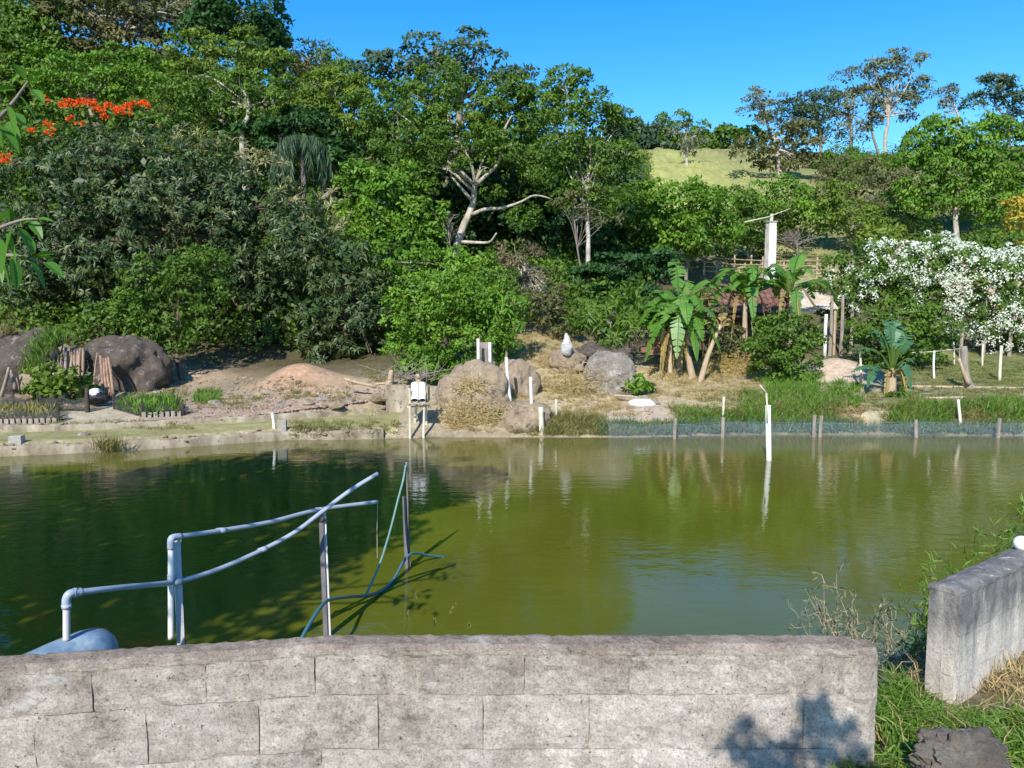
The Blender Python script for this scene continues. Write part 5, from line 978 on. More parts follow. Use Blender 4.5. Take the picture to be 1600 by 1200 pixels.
clump('yellowish reed tuft growing out of the kerb at the water on the left', 170, 706, 16.55, .16, 260, .42, 'grass_olive', .016)
clump('small green tuft on the kerb behind the yellowish one', 150, 688, 17.2, .25, 160, .14, 'grass_olive', .014)
clump('green tuft beside the tree stump and white poles', 738, 580, 20.6, .16, 160, .4, 'grass')
clump('green grass wedge between the two brown boulders at the water', 778, 655, 19.2, .14, 260, .3, 'grass')
clump('yellow-green grass below the leaning white pole', 800, 640, 19.5, .18, 220, .25, 'grass_olive')
# straw heaps against the boulders
def straw(label, px, py, D, sx, sz, n, mat='grass_dry'):
    c = at(px, py, D); u = rng.normal(size=(n, 2)); B = c+np.stack([u[:, 0]*sx*.5, -.1-.06*rng.random(n)+.15*np.abs(u[:, 1])*0, u[:, 1]*sz*.5], -1); v = unit(rng.normal(size=(n, 3))*np.array([1, .3, .6])); nn = unit(np.array([0, -1, .4])+.4*rng.normal(size=(n, 3))); nn = unit(np.cross(np.cross(v, nn), v))
    quads('straw_heap', leaf_quads(B, v, nn, .16*(.5+rng.random(n)), .018, .1), M[mat], origin=tuple(c), label=label, cat='straw', kind='stuff')
straw('heap of dead banana leaves and dry litter in front of the dark shed wall', 1150, 575, 24.6, 1.5, .5, 1500, 'banana_dry'); straw('dry leaf litter lying against the foot of the large boulder', 742, 650, 19.15, 1.0, .42, 1400); straw('thin straw on the shoulder of the large boulder', 735, 600, 19.3, .5, .25, 300); g_ = gh(880, 615); straw('dry vine and straw heap spread left of the streaked dome boulder', 885, 606, g_[1]+.1, 1.0, .5, 1800)

# ================================================================ FOREGROUND BLOCK WALL
m, nt, out = newmat('block_concrete'); M['block'] = m
n1 = noise_tex(nt, 4.6, 12, .80); base = ramp(nt, n1, [(.34, (.27, .235, .195)), (.43, (.48, .425, .365)), (.54, (.63, .565, .495)), (.66, (.79, .73, .655))])
n2 = noise_tex(nt, 95, 6, .9); sp_ = ramp(nt, n2, [(.36, (.36, .33, .30)), (.47, (.92, .91, .90)), (.58, (1.1, 1.1, 1.08)), (.68, (1.42, 1.40, 1.36))]); c = mixc(nt, 1.0, base, sp_, 'MULTIPLY')
g = nt.nodes.new('ShaderNodeNewGeometry'); sx = nt.nodes.new('ShaderNodeSeparateXYZ'); nt.links.new(g.outputs['Position'], sx.inputs[0])
# weather stain: darker lichen film towards the wall top, in blotches and runs
mr = N(nt, 'ShaderNodeMapRange'); mr.inputs['From Min'].default_value = 1.44; mr.inputs['From Max'].default_value = 1.70; nt.links.new(sx.outputs['Z'], mr.inputs[0])
st1 = noise_tex(nt, 3.0, 8, .7, vecscale(nt, (2.2, 2.2, .55))); mlt = N(nt, 'ShaderNodeMath', operation='MULTIPLY'); nt.links.new(mr.outputs[0], mlt.inputs[0])
s2 = ramp(nt, st1, [(.36, (.15, .15, .15)), (.62, (1, 1, 1))]); nt.links.new(s2, mlt.inputs[1])
c = mixc(nt, mlt.outputs[0], c, mixc(nt, 1.0, c, (.62, .585, .56), 'MULTIPLY'))
n4 = noise_tex(nt, 11, 6, .75); d4 = ramp(nt, n4, [(.60, (0, 0, 0)), (.70, (1, 1, 1))]); c = mixc(nt, d4, c, mixc(nt, 1.0, c, (.62, .58, .54), 'MULTIPLY'))
n5 = noise_tex(nt, 4.3, 7, .75, vecscale(nt, (1, 1, 1.4))); d5 = ramp(nt, n5, [(.60, (0, 0, 0)), (.70, (.85, .85, .85))]); c = mixc(nt, d5, c, (.70, .68, .64))
n6 = noise_tex(nt, 60, 4, .7); d6 = ramp(nt, n6, [(.63, (0, 0, 0)), (.67, (1, 1, 1))]); c = mixc(nt, d6, c, (.10, .09, .08))
oi = nt.nodes.new('ShaderNodeObjectInfo'); tone = ramp(nt, oi.outputs['Random'], [(0, (.86, .84, .83)), (1, (1.10, 1.09, 1.07))]); c = mixc(nt, 1.0, c, tone, 'MULTIPLY')
# brownish top
gn = nt.nodes.new('ShaderNodeSeparateXYZ'); nt.links.new(g.outputs['Normal'], gn.inputs[0]); tm = N(nt, 'ShaderNodeMapRange'); tm.inputs['From Min'].default_value = .6; tm.inputs['From Max'].default_value = .9; nt.links.new(gn.outputs['Z'], tm.inputs[0])
c = mixc(nt, tm.outputs[0], c, mixc(nt, 1.0, c, (.98, .93, .87), 'MULTIPLY'))
p = N(nt, 'ShaderNodeBsdfPrincipled'); nt.links.new(c, p.inputs['Base Color']); p.inputs['Roughness'].default_value = .95; p.inputs['Specular IOR Level'].default_value = .15
b = N(nt, 'ShaderNodeBump'); b.inputs['Strength'].default_value = .9; b.inputs['Distance'].default_value = .010
hsum = N(nt, 'ShaderNodeMath', operation='MULTIPLY_ADD'); nt.links.new(noise_tex(nt, 30, 10, .85), hsum.inputs[0]); hsum.inputs[1].default_value = .5; nt.links.new(noise_tex(nt, 120, 6, .85), hsum.inputs[2])
nt.links.new(hsum.outputs[0], b.inputs['Height']); nt.links.new(b.outputs[0], p.inputs['Normal']); nt.links.new(p.outputs[0], out.inputs[0])
YF = 2.92; TH = .145
def wall_pt(s):
    """front face line of the foreground wall; s = distance along it measured in metres of x"""
    x = s; bend = np.clip(-.72-s, 0, 9); return x, YF-bend*.155+.0*x
def nz3(v, s): return mn.fractal(Vector((v[0]*s, v[1]*s, v[2]*s)), 1.0, 2.0, 4)
def slab(name, x0, x1, z0, z1, mat, parent, proud=0., th=TH, res=.024, amp=.0035, topround=0.02, edge=.004, ztop=None, right_open=False, amp2=0):
    """a rough block: closed box whose front, top and sides are a displaced grid"""
    nx = max(3, int((x1-x0)/res)); nzn = max(3, int((z1-z0)/res)); ny = 5
    xs = np.linspace(x0, x1, nx); prof = []
    # profile around: back bottom -> back top -> front top -> front bottom (y offset from front, z)
    prof += [(th, z0), (th, (z0+z1)/2)]
    for k in range(ny): f = k/(ny-1); prof.append((th*(1-f), z1))
    for k in range(1, nzn+1): prof.append((0, z1+(z0-z1)*k/nzn))
    V = []; m_ = len(prof)
    for i, x in enumerate(xs):
        ed = min(i, nx-1-i)/(nx-1)*(x1-x0); er = edge*(1 if ed < 1e-6 else (.25 if ed < res*1.2 else 0))
        for (yo, z) in prof:
            X_, Y_ = wall_pt(x); zz = z; yy = Y_+yo-(proud if yo < th*.5 else 0)
            if yo == 0:
                dz = min(z1-z, z-z0); yy += er+(edge if dz < 1e-6 else 0)
                yy += amp*2.2*nz3((X_, 0, z), 9)+amp*2*nz3((X_, 3, z), 28)+amp2*nz3((X_, 7, z), 4)
            if abs(z-z1) < 1e-6:
                zz += (-topround if (yo < 1e-6 or yo > th-1e-6) else 0)+ (.006*nz3((X_, yo, 0), 7)+.006*nz3((X_, yo, 5), 28) if topround > .01 else 0)
                if topround > .01 and ztop is not None: zz += ztop(x)
            elif topround > .01 and ztop is not None and z > z1-.03: zz += ztop(x)
            V.append((X_, yy, zz))
    Fc = [(i*m_+k, i*m_+k+1, (i+1)*m_+k+1, (i+1)*m_+k) for i in range(nx-1) for k in range(m_-1)]
    Fc += [(i*m_+m_-1, i*m_, (i+1)*m_, (i+1)*m_+m_-1) for i in range(nx-1)]
    Fc += [tuple(range(m_-1, -1, -1)), tuple((nx-1)*m_+k for k in range(m_))]
    mb = MB(); mb.add(V, Fc); return mb.build(name, mat, parent, smooth=False)
Zs = [at(800, y, YF)[2] for y in (1012, 1083, 1174, 1262, 1350)]   # top edge, then bed joints
ZT = at(800, 1012, YF)[2]; J1, J2, J3, J4 = [at(800, y, YF)[2] for y in (1086, 1171, 1258, 1345)]
bw = thing('block_wall', (0, YF, J4-.2), 'long weathered concrete block wall across the foreground', 'wall')
XR = (1374-800)/1200*YF*1.0
def X(px, py=1050): return float(at(px, py, YF)[0])
def Xl(px):      # left of the bend the wall comes nearer
    x = X(px)
    for _ in range(6): x = (px-800)/1200*float(wall_pt(x)[1])*float(at(800, 1050, YF)[1]/YF)*(X(px)/((px-800)/1200*YF)) if px != 800 else 0
    return x
xl = lambda px: Xl(px) if px < 500 else X(px)
slab('mortar_core', xl(-260), X(1369), J4-.3, ZT-.03, M['block'], bw, proud=-.0075, th=TH-.008, topround=.0, amp2=.010)
j = .0028
def course(pxs, z0, z1, proud=0, skip=()):
    for i, (a, b) in enumerate(zip(pxs[:-1], pxs[1:])):
        if i in skip: continue
        slab('block', xl(a)+j, xl(b)-j, z0+j, z1-j*.5, M['block'], bw, proud=proud+rng.uniform(-.001, .0025), th=.075, topround=.0, edge=.0035)
course([-200, -20, 143, 322, 492, 656, 820, 983, 1155, 1322], J1, ZT-.02)
course([-110, 48, 225, 402, 590, 755, 922, 1090, 1258, 1322], J2, J1)
course([-200, -20, 130, 322, 500, 658, 824, 990, 1160, 1322], J3, J2)
course([-110, 48, 225, 402, 590, 755, 922, 1090, 1258, 1322], J4, J3)
slab('end_pillar', X(1322)+.004, X(1374), J4-.3, ZT-.012, M['block'], bw, proud=.003, th=TH+.004, topround=.018, edge=.016)
slab('mortar_cap', xl(-260), X(1345), ZT-.040, ZT, M['block'], bw, proud=.0015, th=TH+.002, topround=.012, edge=.004, ztop=lambda x: 0.0)
# right wall: end and long side receding to the right
rw = thing('block_wall', (2.0, 3.6, 1.1), 'streaked block wall at the right edge, running away from the camera', 'wall')
P0 = at(1504, 926, 3.50); dirw = unit(np.array([[.80, .60, 0]]))[0]; nrm = np.array([dirw[1], -dirw[0], 0])
m, nt, out = newmat('streaked_concrete'); n1 = noise_tex(nt, 4, 8, .7); base = ramp(nt, n1, [(.3, (.46, .41, .34)), (.55, (.64, .58, .50)), (.75, (.74, .69, .61))])
g = nt.nodes.new('ShaderNodeNewGeometry'); sx = nt.nodes.new('ShaderNodeSeparateXYZ'); nt.links.new(g.outputs['Position'], sx.inputs[0]); mr = N(nt, 'ShaderNodeMapRange'); mr.inputs['From Min'].default_value = 1.36; mr.inputs['From Max'].default_value = 1.56; nt.links.new(sx.outputs['Z'], mr.inputs[0])
st1 = noise_tex(nt, 9.0, 6, .65, vecscale(nt, (1, 1, .12))); ad = N(nt, 'ShaderNodeMath', operation='MULTIPLY_ADD'); nt.links.new(st1, ad.inputs[0]); ad.inputs[1].default_value = 2.4; ad.inputs[2].default_value = -1.15; ad2 = N(nt, 'ShaderNodeMath', operation='ADD', use_clamp=True); nt.links.new(ad.outputs[0], ad2.inputs[0]); nt.links.new(mr.outputs[0], ad2.inputs[1])
dk = ramp(nt, noise_tex(nt, 14, 6, .7), [(.3, (.10, .095, .09)), (.7, (.24, .225, .21))]); c = mixc(nt, ad2.outputs[0], base, dk)
st2 = noise_tex(nt, 16.0, 4, .6, vecscale(nt, (1, 1, .16))); w2_ = ramp(nt, st2, [(.64, (0, 0, 0)), (.70, (.9, .9, .9))]); c = mixc(nt, w2_, c, (.70, .68, .64))
n2 = noise_tex(nt, 90, 3, .75); sp_ = ramp(nt, n2, [(.34, (.6, .6, .6)), (.5, (1, 1, 1))]); c = mixc(nt, 1.0, c, sp_, 'MULTIPLY')
p = N(nt, 'ShaderNodeBsdfPrincipled', Roughness=.95); nt.links.new(c, p.inputs['Base Color']); b = N(nt, 'ShaderNodeBump'); b.inputs['Strength'].default_value = .8; b.inputs['Distance'].default_value = .012; nt.links.new(noise_tex(nt, 35, 8, .75), b.inputs['Height']); nt.links.new(b.outputs[0], p.inputs['Normal']); nt.links.new(p.outputs[0], out.inputs[0]); M['block2'] = m
# top surface is browner
def rblock(name, s0, s1, z0, z1, mat, proud=0, th=.155, rough=.004, top=False):
    nx = max(3, int((s1-s0)/.05)); nz_ = max(3, int((z1-z0)/.05)); prof = [(th, z0), (th, z1), (th*.66, z1), (th*.33, z1), (0, z1)]+[(0, z1+(z0-z1)*k/nz_) for k in range(1, nz_+1)]
    V = []; m_ = len(prof)
    for i in range(nx):
        s = s0+(s1-s0)*i/(nx-1)
        for (yo, z) in prof:
            q = P0+dirw*s-nrm*yo+nrm*(proud if yo < .01 else 0); q[2] = z
            e = 0
            if yo == 0: q = q+nrm*(rough*2*nz3((s, 1, z), 12)-(.006 if (i in (0, nx-1) or abs(z-z1) < 1e-6) else 0))
            if top and abs(z-z1) < 1e-6: q[2] += .01*nz3((s, yo, 0), 9)+(-.015 if yo in (0, th) else 0)
            if i == 0: q = q+dirw*.006*nz3((yo, 4, z), 20)
            V.append(q)
    Fc = [(i*m_+k, (i+1)*m_+k, (i+1)*m_+k+1, i*m_+k+1) for i in range(nx-1) for k in range(m_-1)]+[(i*m_+m_-1, (i+1)*m_+m_-1, (i+1)*m_, i*m_) for i in range(nx-1)]+[tuple(range(m_)), tuple((nx-1)*m_+k for k in range(m_-1, -1, -1))]
    mb = MB(); mb.add(V, Fc); return mb.build(name, mat, rw)
zt = P0[2]
rblock('mortar_core', .004, 3.2, .2, zt-.02, M['block2'], proud=-.004, th=.152)
for r_, (za, zb_, off) in enumerate([(zt-.215, zt-.02, 0), (zt-.415, zt-.22, -.2), (zt-.615, zt-.42, 0), (zt-.815, zt-.62, -.2)]):
    for k in range(8):
        s0 = max(0, off+k*.42); s1 = off+(k+1)*.42-.008; rblock('block', s0, s1, za, zb_, M['block2'], proud=rng.uniform(-.001, .0015), th=.08)
rblock('mortar_cap', -.003, 3.2, zt-.022, zt+.004, M['block2'], proud=.002, th=.158, top=True)
# white ball fitting on top of the right wall
c = at(1597, 849, 4.15); V, Fc = ICO[3]; mb = MB(); mb.add(V*np.array([.045, .045, .042])+c, Fc); mb.build('float_ball', M['white_pvc'], origin=(c[0], c[1], c[2]-.04), smooth=True, label='white plastic float ball lying on top of the right wall', cat='float')

# ================================================================ PIPES, POSTS, TANK
def pvc(name, col, rough=.35):
    return rough_mat(name, [(.3, tuple(c*.85 for c in col)), (.7, col)], 6, rough=rough, bump=.05, bscale=40, spec=.4)
M['pipe_grey'] = pvc('pipe_grey', (.37, .42, .49)); M['pipe_pale'] = pvc('pipe_pale', (.62, .58, .58)); M['tank_blue'] = rough_mat('tank_blue', [(.35, (.10, .17, .25)), (.5, (.19, .28, .37)), (.65, (.36, .44, .50))], 5, rough=.35, bump=.1, spec=.45, speck=(14, .66, (.4, .43, .42)))
M['hose'] = pvc('hose', (.06, .17, .20), .4); M['steel'] = rough_mat('steel', [(.3, (.10, .09, .095)), (.7, (.24, .215, .22))], 8, rough=.5, bump=.15, spec=.5, scl=(1, 1, .3))
M['steel_white'] = rough_mat('steel_white', [(.3, (.50, .48, .47)), (.7, (.72, .70, .68))], 8, rough=.5, bump=.15, scl=(1, 1, .3))
def run(pts, r, mat, name, parent, n=14, k=30):
    mb = MB(); mb.tube(spline([at(*q) for q in pts], k), r, n); return mb.build(name, M[mat], parent, smooth=True)
def channel(px_t, py_t, D, w, zb, parent, mat, lean=0, d=.035, rot=0., name='channel'):
    T = at(px_t, py_t, D); B = np.array([T[0]+lean, T[1], zb]); c_, s_ = math.cos(rot), math.sin(rot)
    prof = [(-w/2, -d/2), (w/2, -d/2), (w/2, -d/2+.004), (-w/2+.004, -d/2+.004), (-w/2+.004, d/2-.004), (w/2, d/2-.004), (w/2, d/2), (-w/2, d/2)]
    prof = [(w/2-abs(0), 0)] and prof; V = []
    for e in (B, T):
        for (a, b_) in prof: V.append(e+np.array([a*c_-b_*s_, a*s_+b_*c_, 0]))
    n = 8; Fc = [(k, (k+1) % n, n+(k+1) % n, n+k) for k in range(n)]+[(3, 2, 1, 0), (4, 3, 0, 7), (7, 6, 5, 4), (8, 9, 10, 11), (11, 12, 15, 8), (12, 13, 14, 15)]
    mb = MB(); mb.add(V, Fc); return mb.build(name, M[mat], parent)
# blue tank lying behind the wall, with its riser pipe
c = at(150, 1000, 4.45); tk = thing('tank', (c[0]-.6, c[1], .4), 'rounded blue-grey plastic tank lying behind the left part of the wall', 'tank')
ax0 = np.array(at(-40, 1105, 4.1)); ax1 = np.array(at(179, 1002, 4.85)); ad_ = unit((ax1-ax0)[None])[0]; Lx = np.linalg.norm(ax1-ax0); ts = [0, .02, .06, .12, .2, .35, .5, .65, .78, .87, .93, .97, .99, 1.0]; rs = [0, .06, .11, .14, .155, .16, .162, .16, .155, .14, .115, .075, .04, 0.002]
mb = MB(); mb.tube([ax0+ad_*Lx*t_ for t_ in ts], rs, 28, cap=False); mb.build('shell', M['tank_blue'], tk, smooth=True)
for t_ in (): mb = MB(); q = ax0+ad_*Lx*t_; mb.tube([q-ad_*.012, q+ad_*.012], .166, 28); mb.build('rib', M['tank_blue'], tk, smooth=True)
feed = thing('water_pipe', at(104, 985, 4.6), 'long sagging grey plastic pipe rising from the blue tank to the right', 'pipe')
run([(104, 1000, 4.55), (104, 960, 4.55), (104, 945, 4.55)], .021, 'pipe_pale', 'riser', feed)
run([(104, 950, 4.55), (104, 936, 4.55), (109, 928, 4.56), (120, 925.5, 4.60), (126, 925, 4.62)], .026, 'pipe_grey', 'elbow', feed, k=22)
for q in [(104, 947, 4.55), (118, 926, 4.59)]:
    p_ = at(*q); e = np.array([0, 0, 1.0]) if q[0] == 104 else np.array([1, .1, 0]); mb = MB(); mb.tube([p_-e*.012, p_+e*.012], .029, 16); mb.build('collar', M['pipe_grey'], feed, smooth=True)
run([(122, 925.5, 4.6), (160, 921, 4.75), (200, 917, 4.95), (262, 911, 5.38), (300, 903, 5.6), (350, 886, 5.9), (410, 859, 6.25), (460, 832, 6.5), (500, 802, 6.72), (545, 768, 6.9), (590, 740, 7.1)], .019, 'pipe_grey', 'pipe', feed, k=60)
up_ = thing('water_pipe', at(268, 990, 5.5), 'upper grey plastic pipe with a white upright, resting on two steel posts', 'pipe')
run([(267, 998, 5.42), (267, 920, 5.42), (267, 852, 5.42)], .021, 'white_pvc', 'upright', up_)
run([(267, 858, 5.42), (267, 845, 5.42), (270, 840, 5.44), (282, 838, 5.5)], .025, 'pipe_grey', 'elbow', up_, k=14)
run([(278, 838.5, 5.48), (345, 829, 5.85), (420, 816, 6.3), (500, 796, 6.85), (590, 784, 7.35)], .018, 'pipe_grey', 'pipe', up_, k=40)
GS = 'steel channel posts in the pond'
s1 = thing('steel_post', at(276, 1000, 5.5), 'nearest steel channel post, beside the white upright pipe', 'post', GS); channel(276, 846, 5.50, .05, -.6, s1, 'steel_white', rot=.5); channel(279, 843, 5.54, .03, -.6, s1, 'steel', rot=.1, name='backing_strip')
s2 = thing('steel_post', at(505, 980, 6.9), 'middle steel channel post under the crossing of the two pipes', 'post', GS); channel(501, 800, 6.9, .038, -.7, s2, 'steel', lean=.03, rot=.3); channel(506.5, 799, 6.93, .03, -.7, s2, 'steel_white', lean=.035, rot=.2, name='backing_strip')
s3 = thing('steel_post', at(636, 895, 8.9), 'farthest steel channel post with a thin rod tied above it', 'post', GS); channel(631, 776, 8.85, .035, -.8, s3, 'steel', lean=.04, rot=.4); channel(634.5, 777, 8.9, .04, -.8, s3, 'steel', lean=.05, rot=.1, name='backing_strip'); run([(636.5, 890, 8.88), (637, 800, 8.86), (635, 722, 8.86)], .011, 'steel', 'rod', s3, n=8)
for (own, px, py, D_, e, r_) in [(up_, 345, 829, 5.85, (1, .3, .03), .0225), (up_, 499, 796.5, 6.85, (1, .35, .03), .0225), (feed, 276, 909.5, 5.45, (1, .4, .05), .0235), (feed, 410, 859, 6.25, (1, .4, .3), .0235), (up_, 267, 905, 5.42, (0, 0, 1), .0245)]:
    p_ = at(px, py, D_); e = unit(np.array([e], float))[0]; mb = MB(); mb.tube([p_-e*.035, p_+e*.035], r_, 16); mb.build('coupling', M['pipe_grey'], own, smooth=True)
for i, (px, py, D_) in enumerate([(503, 812, 6.9), (634, 790, 8.88), (635, 864, 8.88), (276, 862, 5.52)]):
    p_ = at(px, py, D_); mb = MB(); mb.tube([p_-np.array([0, 0, .012]), p_+np.array([0, 0, .012])], .034, 10); mb.build('wire_tie', M['wood_dark'], [s2, s3, s3, s1][i], smooth=True)
hz_ = thing('garden_hose', at(560, 932, 7.6), 'dark teal hose looping over the water past the steel posts', 'hose')
run([(470, 1000, 6.0), (483, 976, 6.2), (500, 950, 6.5), (515, 937, 6.8), (545, 932.5, 7.3), (575, 930, 7.75), (598, 922, 8.1), (615, 905, 8.4), (628, 882, 8.65), (638, 868, 8.75), (650, 864, 8.9), (670, 868, 9.1), (696, 870.5, 9.3)], .016, 'hose', 'hose', hz_, n=10, k=90)
h2 = thing('garden_hose', at(573, 928, 7.7), 'pale green hose running up to the tip of the thin rod', 'hose'); M['hose_green'] = pvc('hose_green', (.16, .30, .26), .4)
run([(572, 929, 7.7), (580, 912, 7.8), (592, 885, 8.0), (602, 855, 8.2), (612, 820, 8.45), (622, 780, 8.65), (630, 750, 8.8), (634, 727, 8.84)], .012, 'hose_green', 'hose', h2, n=10, k=60)
mb = MB(); mb.tube([at(590, 786, 7.36), at(589, 830, 7.36), at(589.5, 872, 7.36)], .002, 4); mb.build('string', M['cream_pole'], origin=tuple(at(590, 872, 7.36)), label='thin thread hanging from the end of the upper pipe', cat='thread')

# ================================================================ WEEDS NEAR THE CAMERA
def blades(name, label, cat, P, V, L, W, mat, parent=None, **kw):
    nn = unit(np.cross(V, rng.normal(size=V.shape))); return quads(name, leaf_quads(P, V, nn, L, W, .2), M[mat], parent, origin=tuple(P.mean(0)) if parent is None else None, label=label, cat=cat, **kw)
def near_grass(label, regs, n, h, mat, w=.008, lean=.6, D0=(2.6, 4.6)):
    Ps = []
    for (x0, x1, y0, y1, k) in regs:
        x = rng.uniform(x0, x1, k); y = rng.uniform(y0, y1, k); z = gz(x, y); Ps.append(np.stack([x, y, z], -1))
    G = np.concatenate(Ps); g_ = fbm(G[:, 0]*5, G[:, 1]*5, 61); G = G[g_ > .42]; idx = np.repeat(np.arange(len(G)), n); B = G[idx]+rng.normal(size=(len(idx), 3))*np.array([.018, .018, 0]); ln = unit(np.concatenate([rng.normal(size=(len(G), 2)), np.zeros((len(G), 1))], 1))[idx]
    V = unit(rng.normal(size=B.shape)*lean*.6+ln*lean+np.array([0, 0, 1.0])); hh = h*(.5+.8*rng.random(len(B))); nn = unit(np.cross(V, rng.normal(size=V.shape)))
    # each blade: lower upright piece and an upper piece that bends over
    q1 = B+V*hh[:, None]*.55; V2 = unit(V+ln*.8-np.array([0, 0, .45])); S = unit(np.cross(V, nn))*w*.5; S2 = S*.8
    Qa = np.stack([B-S, B+S, q1+S2, q1-S2], 1); q2 = q1+V2*hh[:, None]*.5; Qb = np.stack([q1-S2, q1+S2, q2+S2*.15, q2-S2*.15], 1); ti = rng.random(len(B))
    return quads('near_grass', np.concatenate([Qa, Qb]), M[mat], origin=tuple(G.mean(0)), tint=np.concatenate([ti, ti]), label=label, cat='grass', kind='stuff')
near_grass('green grass growing in the gap between the two block walls', [(1.3, 2.9, 2.2, 3.35, 2600), (1.45, 1.95, 3.3, 3.7, 350)], 5, .13, 'grass')
near_grass('dry grass stems mixed into the green at the foot of the right wall', [(1.3, 3.2, 2.2, 3.8, 900)], 4, .14, 'grass_dry', w=.005)
near_grass('long dry grass leaning on the foot of the right wall', [(2.4, 3.4, 3.3, 3.9, 160)], 5, .11, 'grass_dry', w=.006)
# dark stump-like stone in the grass
V, Fc = ICO[5]; c = at(1505, 1185, 2.75); Vv = V*(1+np.array([mn.fractal(Vector(v*1.9), .7, 2.1, 8)*.34 for v in V]))[:, None]*np.array([.16, .13, .10]); mb = MB(); mb.add(Vv+c, Fc); mb.build('rough_stone', M['rock_streak'], origin=(c[0], c[1], c[2]-.08), smooth=True, label='dark rough stone half buried in the grass at the lower right corner', cat='stone')
# dry weeds behind the wall at the right
def weed(label, px, D, zt_py, n, mat='leaf_olive', spread=.22, leafy=.5, name='dry_weed', stemmat='wood_light', L=.05, W=.014):
    g = at(px, 1000, D); z0 = float(gz(g[0], D)); z0 = max(z0, 0.02); top = at(px, zt_py, D)[2]; H = top-z0; t = thing(name, (g[0], D, z0), label, 'weed'); mb = MB(); Ps, Vs = [], []
    for _ in range(n):
        e = np.array([g[0]+rng.normal()*spread, D+rng.normal()*spread, z0+H*rng.uniform(.55, 1.0)]); s = np.array([g[0]+rng.normal()*.04, D+rng.normal()*.04, z0]); P = spline([s, (s+e)/2+rng.normal(size=3)*.04, e], 8); mb.tube(P, [.0032, .0012], 4, cap=False)
        for _ in range(5):
            i = rng.integers(2, 8); d = unit(rng.normal(size=(1, 3))+np.array([[0, 0, .8]]))[0]; q = P[i]+d*H*.17; mb.tube([P[i], (P[i]+q)/2+rng.normal(size=3)*.01, q], [.0025, .001], 3, cap=False)
            for f in np.linspace(.2, 1, 7):
                if rng.random() < leafy: Ps.append(P[i]+(q-P[i])*f); Vs.append(unit((d+rng.normal(size=3)*.7)[None])[0])
    mb.build('stem', M[stemmat], t)
    if Ps: P_, V_ = np.array(Ps), np.array(Vs); blades('foliage', None, None, P_, V_, L*(.6+.8*rng.random(len(P_))), W, mat, t)
for (px, D, pt, n, lab) in [(1275, 5.6, 920, 5, 'wispy grey weed behind the wall near its right end'), (1318, 5.4, 912, 7, 'twiggy dry weed with white seed heads behind the end of the wall'), (1350, 5.2, 935, 7, 'low tangled dry weed behind the corner of the wall'), (1392, 5.0, 955, 10, 'grey-green weed rooted in the gap between the walls'), (1415, 4.7, 985, 8, 'short weed drooping over the shadow of the right wall')]: weed(lab, px, D, pt, n, 'leaf_grey')
for (px, D, pt, n, lab) in [(1440, 5.2, 915, 7, 'bright green feathery weed left of the right wall'), (1478, 4.7, 862, 7, 'upright green weed just behind the end of the right wall'), (1525, 5.6, 820, 11, 'tall green weed behind the right wall'), (1560, 6.0, 800, 11, 'taller green weed nearer the right edge behind the wall'), (1598, 6.2, 790, 11, 'tall green weed at the very right edge behind the wall')]: weed(lab, px, D, pt, n, 'grass', .10, .8, 'green_weed', 'leaf_yellow', .09, .012)
# seed-head grass stems above the wall
for i, (x0, y0, x1, y1, hd, lab) in enumerate([(648, 986, 650, 925, 16, 'tall grass stem with a seed head above the middle of the wall'), (632, 990, 638, 956, 14, 'short pale seed head left of the tall grass stem'), (680, 988, 711, 944, 16, 'slanting grass stem with a seed head leaning right'), (677, 988, 679, 968, 12, 'small seed head at the base of the slanting stem'), (732, 988, 733, 975, 6, 'tiny grass tip poking above the wall'), (766, 988, 767, 964, 0, 'thin grass blade right of the tiny tip')]):
    D = 3.25; t = thing('seeding_grass', at(x0, y0+25, D), lab, 'grass'); mb = MB(); A, B = at(x0-(x1-x0)*.4, y0+30, D), at(x1, y1, D); mb.tube(spline([A, (A+B)/2+np.array([-.004, 0, 0]), B], 6), [.0016, .0009], 5); mb.build('stem', M['leaf_yellow'], t)
    if hd:
        u = unit((B-A)[None])[0]; n = 60; f = rng.random(n); P = B-u*(px2m(hd, D)*f)[:, None]; V = unit(rng.normal(size=(n, 3))*.5+u); blades('seed_head', None, None, P, V, .012, .004, 'grass_olive', t)
# bird dropping on the wall top is left as a pale mark in the material

# ================================================================ BROAD-LEAVED BRANCHES AT THE LEFT EDGE
def big_leaf(parent, base, d, L, W, mat, droop=.35):
    d = unit(np.array(d, float)[None])[0]; side = unit(np.cross(d, [0, 0, 1.0]+rng.normal(size=3)*.3)[None])[0]; up = np.cross(side, d)
    if up[2] < 0: up = -up
    k = 7; Q = []; row = []
    for i in range(k+1):
        f = i/k; w = W*.5*math.sin(math.pi*min(1, f**.75*1.0))**.8*(1 if f < .98 else .0)+.0005; c = base+d*L*f-np.array([0, 0, droop*L*f*f])+up*.0; row.append((c-side*w+up*w*.35, c, c+side*w+up*w*.35))
    for i in range(k):
        a, b = row[i], row[i+1]; Q.append([a[0], a[1], b[1], b[0]]); Q.append([a[1], a[2], b[2], b[1]])
    quads('leaf', np.array(Q), M[mat], parent, tint=np.full(len(Q), rng.uniform(.3, 1.0)))
M['leaf_near'] = leaf_mat('leaf_near', [(.035, .12, .015), (.07, .19, .02), (.11, .26, .03)], rough=.4, trans=.4, spec=.4, big=3)
D = 3.6; bt = thing('broadleaf_tree', (-5.6, 2.2, float(gz(-5.6, 2.2))), 'near tree at the left edge, its broad-leaved branches reaching into view', 'tree')
mb = MB(); TR = spline([(-5.6, 2.2, .8), (-5.4, 2.3, 2.4), (-5.2, 2.4, 3.6), (-5.6, 2.4, 5.2)], 12); mb.tube(TR, [.17, .09], 9, wob=.1)
